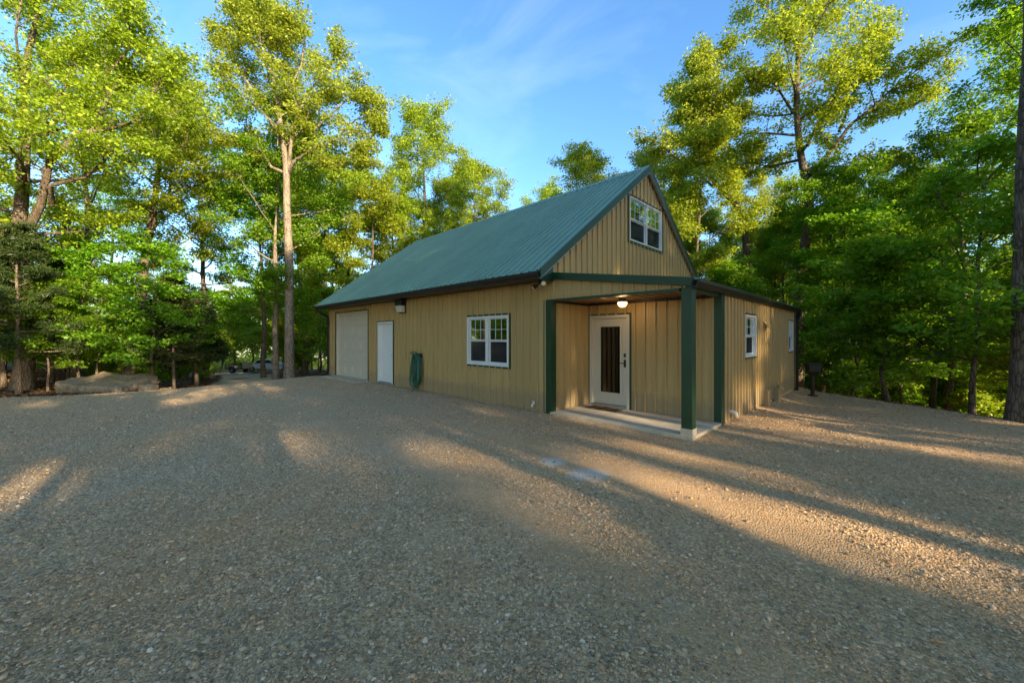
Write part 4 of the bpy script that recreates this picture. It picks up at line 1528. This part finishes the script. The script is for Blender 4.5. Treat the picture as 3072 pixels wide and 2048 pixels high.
# cedars
for i, (seed, h, cR) in enumerate([(81, 8.0, 2.0), (82, 5.2, 1.5)]):
    g = Grow(seed)
    g.tree(h, .10, .24, cR, 30, 6, 4, lo=-4, hi=42, flat=.4, wander=.012, sides=8, sub_len=.8, env=lambda c: 1.08 - .9 * c, droop=.12)
    proto('cedar%d' % i, g, 'leaf_cedar', per=42, rc=.30, ll=.17, lw=.030, flat=.55, upb=.3)


def blocked(x, y, m=1.2):
    if inside(YARD, np.array([x]), np.array([y]))[0]: return True
    if XW - m - 1.5 < x < XR + m + .5 and -m < y < YB + m + .8: return True
    if x < -12 and abs(y - float(drive_center(x))) < 3.0: return True
    return False


def uv_of(x, y):
    fw = (-math.sin(YAW), math.cos(YAW))
    rt = (math.cos(YAW), math.sin(YAW))
    dx, dy = x - CAM.x, y - CAM.y
    d = dx * fw[0] + dy * fw[1]
    return 1176 + 887.7 * (dx * rt[0] + dy * rt[1]) / (d if abs(d) > .1 else .1), d


SKY_V = ([-2000, 0, 440, 480, 700, 880, 940, 1010, 1080, 1190, 1215, 1262, 1290, 1400, 1450, 1680, 1720, 2000, 2150, 2250, 2352, 6000],
         [20, 40, 150, 300, 320, 370, 350, 335, 370, 460, 480, 478, 350, 335, 330, 300, 330, 330, 300, 170, 30, -300])
placed = [(xa_, ya_), (xb_, yb_), (xc_, yc_), (xg_, yg_), (xf_, yf_)]
PH = [16.5, 15.0, 17.5, 13.0]
trnd = random.Random(5)


def spot_free(x, y, dmin):
    return all((x - a) ** 2 + (y - b_) ** 2 > dmin * dmin for a, b_ in placed)


def label_for(u, d):
    if u < 640: return 'leafy woodland tree standing in the woods left of the driveway', 'trees in the woods left of the driveway'
    if u < 1262: return 'leafy woodland tree rising behind the garage end of the building', 'trees behind the garage end'
    if u < 1835: return 'leafy woodland tree rising behind the gable end of the building', 'trees behind the gable'
    return 'leafy woodland tree in the shaded woods right of the building', 'trees in the shaded woods on the right'


def put_wood(u, d, k, sc=1.0, leaf=None, name='woodland_tree', label=None, bark=None):
    x, y = pix(u, d)
    lb, gp = label_for(u, d)
    placed.append((x, y))
    return plant('wood%d' % k, name, x, y, label or lb, 'tree', None if label else gp, sc=sc, leaf=leaf, bark=bark)


# trees the photograph lets one tell apart
put_wood(634, 21.8, 1, 1.0, None, label='slightly thinner trunk just left of the tall slim oak', bark='bark_pale')
put_wood(606, 25.5, 3, 1.05, 'leaf_green', label='slender tree at the right side of the driveway, left of the paired trunks')
put_wood(985, 27.5, 2, .98, 'leaf_oak', label='broad bright oak above the far end of the garage roof')
put_wood(1085, 31, 0, 1.0, 'leaf_oak', label='bright rounded tree above the middle of the roof ridge')
put_wood(1345, 31, 0, 1.02, 'leaf_oak', label='bright rounded tree just left of the roof peak')
put_wood(1450, 27, 1, .98, 'leaf_gold', label='golden tree directly behind the roof peak')
put_wood(800, 30, 3, 1.25, 'leaf_oak', label='yellow green tree behind the garage corner')
put_wood(470, 27, 0, 1.02, 'leaf_gold', label='golden green tree between the leaning oak and the slim oak')
put_wood(170, 23, 2, 1.05, 'leaf_oak', label='tall oak rising behind the long limb at the left')
put_wood(1887, 17.5, 1, .70, 'leaf_green', label='dark trunk just right of the box grill')
put_wood(1937, 19.5, 3, .90, 'leaf_green', label='second dark trunk right of the box grill')
put_wood(2069, 19, 0, .72, 'leaf_green', label='mossy grey trunk in the shade beyond the right gravel bank')
put_wood(2139, 17, 1, .72, 'leaf_green', label='dark trunk beyond the right gravel bank, left of the forked one')
put_wood(2183, 15.5, 2, .64, 'leaf_green', label='thick dark forked trunk beyond the right gravel bank')
x_, y_ = pix(2352, 8.6)
placed.append((x_, y_))
plant('heroC', 'woodland_tree', x_, y_, 'dark trunk at the very right edge of the gravel', 'tree', None, rz=1.0, sc=1.0, leaf='leaf_green', bark='bark')
put_wood(2450, 13.5, 2, .95, 'leaf_green', label='tall dark tree leaning in at the upper right')
# fuller mass of mid-height trees behind the roof and the side wall
for u, d, k, sc, lf in [(905, 26, 1, .84, 'leaf_oak'), (1040, 29, 2, .74, 'leaf_oak'), (1130, 33, 1, .88, 'leaf_oak'), (850, 24, 3, .86, 'leaf_oak'), (950, 33, 0, .84, 'leaf_gold'), (760, 26, 1, .86, 'leaf_oak'), (1170, 30, 3, .80, 'leaf_oak'),
                        (1290, 36, 3, .95, 'leaf_oak'), (1400, 30, 3, .95, 'leaf_oak'), (1560, 27, 1, .86, 'leaf_oak'), (1640, 25, 3, .86, 'leaf_oak'), (1765, 25, 1, .80, 'leaf_oak'), (1800, 23, 3, .80, 'leaf_green'), (1900, 24, 1, .80, 'leaf_oak'), (2000, 24, 0, .76, 'leaf_oak'), (2085, 22, 1, .74, 'leaf_green')]:
    put_wood(u, d, k, sc, lf)
# the rest of the woods, in view
n_ok = 0
for it in range(6000):
    if n_ok >= 74: break
    u = trnd.uniform(-380, 2750)
    d = 17 + 62 * trnd.random() ** 1.25
    x, y = pix(u, d)
    if blocked(x, y, 2.0) or not spot_free(x, y, 2.9 + .03 * d): continue
    if 1200 < u < 1275 and d < 46: continue
    if 500 < u < 650 and d < 60 and abs(y - float(drive_center(x))) < 3.6: continue
    k = trnd.randrange(4)
    sc = trnd.uniform(.82, 1.18)
    vtop = float(np.interp(u, *SKY_V)) + 15
    hmax = 1.615 + d * (773.8 - vtop) / 887.7 - Hf(x, y)
    lim = hmax / PH[k]
    if lim < .62: continue
    sc = min(sc, lim)
    leaf = trnd.choice(['leaf_oak', 'leaf_oak', 'leaf_green', 'leaf_gold']) if u < 1840 else trnd.choice(['leaf_green', 'leaf_green', 'leaf_oak'])
    put_wood(u, d, k, sc, leaf)
    n_ok += 1
print('woods', n_ok)

# understorey trees and bushes
def under(u, d, key, name, label, cat, group, sc=1.0, leaf=None, rz=None):
    x, y = pix(u, d)
    return plant(key, name, x, y, label, cat, group, sc=sc, leaf=leaf, rz=rz)


UL = 'layered green sapling in the understorey left of the driveway'
UR = 'layered green sapling in the shaded understorey right of the building'
UB = 'layered green sapling behind the building'
nu = 0
for it in range(4000):
    if nu >= 84: break
    u = trnd.uniform(-250, 2600)
    if 700 < u < 1780 and trnd.random() < .55: continue
    d = 15.5 + 30 * trnd.random() ** 1.3
    if u > 1860: d -= 3.0 + 2.5 * (u > 2150)
    x, y = pix(u, d)
    if blocked(x, y, 1.6) or not spot_free(x, y, 1.0): continue
    if 505 < u < 640 and d < 44: continue
    if u < 340 and d < 20: continue
    sc = trnd.uniform(.7, 1.25)
    lb, gp = (UL, 'saplings left of the driveway') if u < 640 else ((UB, 'saplings behind the building') if u < 1835 else (UR, 'saplings in the shaded woods on the right'))
    under(u, d, 'layer%d' % trnd.randrange(2), 'understorey_sapling', lb, 'sapling', gp, sc, 'leaf_oak' if trnd.random() < .3 else None)
    placed.append((x, y))
    nu += 1
nb = 0
for it in range(4000):
    if nb >= 90: break
    u = trnd.uniform(-200, 2600)
    if 780 < u < 1800: continue
    d = 18 + 26 * trnd.random()
    if u > 1860: d -= 5.0
    x, y = pix(u, d)
    if blocked(x, y, 1.2): continue
    if 500 < u < 645 and d < 48: continue
    if u < 340 and d < 25: continue
    lb, gp = ('leafy bush on the forest floor left of the driveway', 'bushes left of the driveway') if u < 640 else (('leafy bush behind the garage corner', 'bushes behind the garage corner') if u < 1200 else ('leafy bush in the shaded woods right of the building', 'bushes in the shaded woods on the right'))
    under(u, d, 'bush%d' % trnd.randrange(2), 'bush', lb, 'bush', gp, trnd.uniform(.8, 1.35), 'leaf_oak' if trnd.random() < .35 else None)
    nb += 1
for (u, d, sc) in [(470, 46, 1.5), (505, 52, 1.7), (540, 56, 1.8), (575, 58, 1.9), (610, 56, 1.7), (640, 50, 1.7), (672, 40, 1.3), (700, 46, 1.6), (735, 36, 1.4), (490, 38, 1.2), (655, 33, .9)]:
    under(u, d, 'layer%d' % (u % 2), 'understorey_sapling', 'leafy understorey tree closing off the end of the driveway', 'sapling', 'understorey trees at the end of the driveway', sc, 'leaf_oak')
for (u, d, k, sc, lb) in [(42, 14.3, 0, .80, 'dark cedar standing right in front of the big left oak'), (8, 16.8, 0, .95, 'dark cedar filling the left edge below the big oak'), (120, 18.2, 0, .75, 'dark cedar just left of the sandstone slab'),
                          (400, 17.2, 0, .66, 'slim olive cedar with a bare reddish trunk right of the slab'), (452, 20.5, 1, .95, 'golden olive cedar beside the driveway entrance'),
                          (345, 24, 1, 1.0, 'small cedar behind the low rock'), (-60, 18, 1, 1.1, 'dark cedar at the far left, partly out of the picture')]:
    under(u, d, 'cedar%d' % k, 'cedar_tree', lb, 'tree', None, sc)
for (u, d, sc, lb, rz) in [(110, 15.3, .62, 'thin pale-stemmed sapling left of the sandstone slab', 1.0), (222, 17.8, .8, 'thin leaning sapling right behind the sandstone slab', 2.0), (350, 16.6, .95, 'dark-stemmed sapling right of the low rocks', 4.0), (180, 17.5, .95, 'bright layered sapling overhanging the sandstone slab', 3.0)]:
    under(u, d, 'layer0', 'understorey_sapling', lb, 'sapling', None, sc, rz=rz)

# woods behind the photographer and to the right: they shade the yard and show in the window glass
OFFL = 'tall tree of the woods on the sunny side of the yard, outside the picture'
n_off = 0
off = [(13.5, 5.6, 'wood1', .70), (13.2, -8.6, 'wood2', .66), (17.5, 8.0, 'wood1', .80), (19.5, -11.0, 'wood3', .8), (14.0, -13.0, 'wood0', .7), (22.0, 11.0, 'wood1', .8),
       (16.5, -.6, 'heroC', .80), (21.5, 2.2, 'heroG', .84), (24.0, -3.6, 'heroC', .92), (19.0, 4.4, 'heroF', .95), (28.5, 4.4, 'heroG', .90), (18.0, -4.6, 'heroC', .85), (30.0, -3.6, 'heroC', .93), (35.5, -1.6, 'heroG', .95), (40.0, -5.6, 'heroF', 1.0), (47.0, -2.0, 'wood0', .98), (49.0, -8.0, 'wood2', .95), (26.0, -5.6, 'heroF', .80),
       (26.5, -10.6, 'wood1', .72), (30.0, 5.0, 'wood2', .80), (31.5, -8.6, 'wood3', .72), (37.0, 2.6, 'wood3', 1.0), (38.0, -9.0, 'wood1', .8), (21.0, -7.6, 'heroF', .9), (34.0, 9.0, 'wood2', .8),
       (42.0, -10.0, 'wood0', .9), (44.0, 5.0, 'wood2', .85), (25.0, -15.0, 'wood0', .75), (33.0, -14.0, 'wood2', .75),
       (6.0, -18.5, 'wood1', 1.0), (-1.0, -19.5, 'wood0', .95), (-8.0, -20.0, 'wood2', .9), (-14.0, -18.0, 'wood1', .95), (-20.0, -15.0, 'wood0', .95),
       (-4.5, -24, 'wood3', 1.2), (-11, -25, 'wood1', 1.0), (3, -25, 'wood2', .9), (-17, -24, 'wood2', .9), (-26, -20, 'wood1', 1.0), (10, -22, 'wood0', .95)]
for x, y, k, sc in off:
    plant(k, 'woodland_tree', x, y, OFFL, 'tree', 'trees outside the picture that shade the yard', sc=sc)
for x, y, sc in [(12.0, 2.3, .42), (14.5, -1.5, .40), (19.5, -2.9, .62), (27.0, 1.6, .90), (28.0, -3.6, 1.0), (13.5, -4.4, .55), (16.5, -6.4, .6), (23.5, .3, .62)]:
    plant('layer%d' % (int(x) % 2), 'understorey_sapling', x, y, 'layered sapling of the woods on the sunny side of the yard, outside the picture', 'sapling', 'saplings outside the picture that shade the yard', sc=sc)
for i in range(5):
    x, y = trnd.uniform(12, 34), trnd.choice([trnd.uniform(-14, -5), trnd.uniform(4, 9)])
    plant('layer%d' % (i % 2), 'understorey_sapling', x, y, 'layered sapling of the woods on the sunny side of the yard, outside the picture', 'sapling', 'saplings outside the picture that shade the yard', sc=trnd.uniform(.7, 1.2))
# far woods that read as one green mass between the trunks
q = np.random.default_rng(99)
ncl = 3600
u_ = q.uniform(-700, 3100, ncl)
d_ = q.uniform(58, 105, ncl)
fw_ = np.array([-math.sin(YAW), math.cos(YAW)])
rt_ = np.array([math.cos(YAW), math.sin(YAW)])
xy = np.array([CAM.x, CAM.y]) + d_[:, None] * (fw_[None] + rt_[None] * ((u_ - 1176) / 887.7)[:, None])
gz = H(xy[:, 0], xy[:, 1])
zz = gz + q.uniform(.0, 1, ncl) ** 1.3 * q.uniform(3, 19, ncl)
ok = (np.abs(xy[:, 1] - drive_center(xy[:, 0])) > 3) | (xy[:, 0] < -62)
g = Grow(98)
g.C = list(np.column_stack([xy, zz])[ok])
g.T0 = []
fm = g.leaves('distant_woods', per=26, rc=2.6, ll=.55, lw=.36, flat=.6, upb=.4)
fo_ = link('distant_woods', fm, None, M['leaf_oak'])
tag(fo_, 'distant green woods glimpsed between the trunks', None, None, 'stuff')
for i in range(26):
    x, y = trnd.uniform(-44, -20), trnd.uniform(-38, -15)
    plant('layer%d' % (i % 2), 'understorey_sapling', x, y, 'layered sapling of the woods left of the yard, outside the picture', 'sapling', 'saplings outside the picture on the left', sc=trnd.uniform(.9, 1.6))
for i in range(10):
    x, y = trnd.uniform(-50, -24), trnd.uniform(-42, -18)
    plant('wood%d' % (i % 4), 'woodland_tree', x, y, 'tall tree of the woods left of the yard, outside the picture', 'tree', 'trees outside the picture on the left', sc=trnd.uniform(.8, 1.1))


# ------------------------------------------------------------------ loose gravel, fallen leaves
def stone_mesh(name, seed, sub=1):
    bm = bmesh.new()
    bmesh.ops.create_icosphere(bm, subdivisions=sub, radius=.5)
    r_ = random.Random(seed)
    sx, sy, sz = r_.uniform(.85, 1.2), r_.uniform(.6, .9), r_.uniform(.38, .6)
    pl_ = [(V3((r_.gauss(0, 1), r_.gauss(0, 1), r_.gauss(0, 1))).normalized(), r_.uniform(.27, .40)) for _ in range(6)]
    for v in bm.verts:
        for n_, dd in pl_:                       # chop flat faces
            e_ = v.co.dot(n_) - dd
            if e_ > 0: v.co -= n_ * e_
        v.co += V3((r_.gauss(0, .02), r_.gauss(0, .02), r_.gauss(0, .02)))
        v.co = V3((v.co.x * sx, v.co.y * sy, v.co.z * sz))
    me = bpy.data.meshes.new(name)
    bm.to_mesh(me)
    bm.free()
    me.materials.append(M['stone'])
    return me


STONES = [stone_mesh('stone', 300 + i) for i in range(8)]
# the largest stones, one by one
srnd = random.Random(17)
ns_ = 0
while ns_ < 260:
    d = 1.75 + 5.2 * srnd.random() ** 1.6
    x, y = pix(srnd.uniform(-60, 2412), d)
    if not inside(YARD, np.array([x]), np.array([y]))[0] or y > -.6: continue
    o = bpy.data.objects.new('stone', STONES[srnd.randrange(8)])
    COL.objects.link(o)
    o.parent = yard
    sz = srnd.uniform(.022, .050) * (1.0 + .05 * d)
    o.location = (x, y, Hf(x, y) + .012 * float(wob(x, y, .9)) + .006 * float(wob(x, y, 3.1, 1.0)) + sz * .13)
    o.rotation_euler = (srnd.uniform(-.3, .3), srnd.uniform(-.3, .3), srnd.uniform(0, 6.28))
    o.scale = (sz, sz, sz)
    ns_ += 1
# everything smaller: one mass of crushed stone
sq = np.random.default_rng(23)
NP = 300000
dd_ = 1.6 + 13 * sq.random(NP) ** 1.55
uu_ = sq.uniform(-120, 2470, NP)
px_ = CAM.x + dd_ * (fw_[0] + rt_[0] * (uu_ - 1176) / 887.7)
py_ = CAM.y + dd_ * (fw_[1] + rt_[1] * (uu_ - 1176) / 887.7)
lane_ = py_ + .015 * (px_ + 2) ** 2 + .25 + .12 * wob(px_, py_, 1.1)
in_lane = np.maximum(np.exp(-((lane_ + 1.75) / .32) ** 2), np.exp(-((lane_ + 3.45) / .32) ** 2))
patchy = wob(px_, py_, .55, 1.3) + .7 * wob(px_, py_, 1.7, .4) - 1.6 * in_lane
kp = in_yard(px_, py_) & ~((px_ < XR + .05) & (py_ > -.06)) & (sq.random(NP) < .50 + .28 * patchy)
px_, py_, dd_ = px_[kp], py_[kp], dd_[kp]
pz_ = H(px_, py_) + 0.012 * wob(px_, py_, .9) + .006 * wob(px_, py_, 3.1, 1.0)
ss_ = np.clip(np.exp(sq.normal(math.log(.0118), .45, len(px_))), .006, .040) * (1 + .07 * dd_)
pm = bpy.data.meshes.new('loose_gravel')
pm.vertices.add(len(px_))
pm.vertices.foreach_set('co', np.column_stack([px_, py_, pz_ + ss_ * .10]).astype(np.float32).ravel())
for nm, ty, arr in (('size', 'FLOAT', ss_), ('which', 'INT', sq.integers(0, 8, len(px_))), ('turn', 'FLOAT_VECTOR', np.column_stack([sq.normal(0, .25, len(px_)), sq.normal(0, .25, len(px_)), sq.uniform(0, 6.28, len(px_))]))):
    at = pm.attributes.new(nm, ty, 'POINT')
    at.data.foreach_set('vector' if ty == 'FLOAT_VECTOR' else 'value', np.ascontiguousarray(arr, np.int32 if ty == 'INT' else np.float32).ravel())
gcol = bpy.data.collections.new('stone_kinds')
for i, me in enumerate(STONES):
    gcol.objects.link(bpy.data.objects.new('stone_kind_%d' % i, me))
lg = link('loose_gravel', pm, None, M['stone'])
tag(lg, 'loose crushed stone scattered over the gravel yard', None, None, 'stuff')
nt = bpy.data.node_groups.new('scatter_stones', 'GeometryNodeTree')
nt.interface.new_socket('Geometry', in_out='INPUT', socket_type='NodeSocketGeometry')
nt.interface.new_socket('Geometry', in_out='OUTPUT', socket_type='NodeSocketGeometry')
gi, go_ = nt.nodes.new('NodeGroupInput'), nt.nodes.new('NodeGroupOutput')
ci = nt.nodes.new('GeometryNodeCollectionInfo')
ci.inputs['Collection'].default_value = gcol
ci.inputs['Separate Children'].default_value = True
ci.inputs['Reset Children'].default_value = True
ip = nt.nodes.new('GeometryNodeInstanceOnPoints')
ip.inputs['Pick Instance'].default_value = True


def named(nm, ty):
    a = nt.nodes.new('GeometryNodeInputNamedAttribute')
    a.data_type = ty
    a.inputs['Name'].default_value = nm
    return a.outputs['Attribute']


nt.links.new(gi.outputs[0], ip.inputs['Points'])
nt.links.new(ci.outputs[0], ip.inputs['Instance'])
nt.links.new(named('which', 'INT'), ip.inputs['Instance Index'])
e2r = nt.nodes.new('FunctionNodeEulerToRotation')
nt.links.new(named('turn', 'FLOAT_VECTOR'), e2r.inputs[0])
nt.links.new(e2r.outputs[0], ip.inputs['Rotation'])
nt.links.new(named('size', 'FLOAT'), ip.inputs['Scale'])
nt.links.new(ip.outputs[0], go_.inputs[0])
md = lg.modifiers.new('scatter', 'NODES')
md.node_group = nt

# fallen leaves on the forest floor
nl = 60000
lu = sq.uniform(-250, 2600, nl)
ld = 9 + 24 * sq.random(nl) ** 1.2
lx = CAM.x + ld * (fw_[0] + rt_[0] * (lu - 1176) / 887.7)
ly = CAM.y + ld * (fw_[1] + rt_[1] * (lu - 1176) / 887.7)
kp = ~in_yard(lx, ly) & ~((lx > XW - .3) & (lx < XR + .3) & (ly > -.5) & (ly < YB + .4)) & ~((lx < -13.5) & (np.abs(ly - drive_center(lx)) < 1.6))
lx, ly = lx[kp], ly[kp]
g = Grow(97)
g.C = list(np.column_stack([lx, ly, floor_z(lx, ly) + .025])[::3])
lm_ = g.leaves('fallen_leaves', per=4, rc=.16, ll=.12, lw=.075, flat=.08, upb=1.6)
fl_ = link('fallen_leaves', lm_, None, M['litter'])
tag(fl_, 'dry brown leaves strewn over the forest floor', None, None, 'stuff')
#@@DETAIL
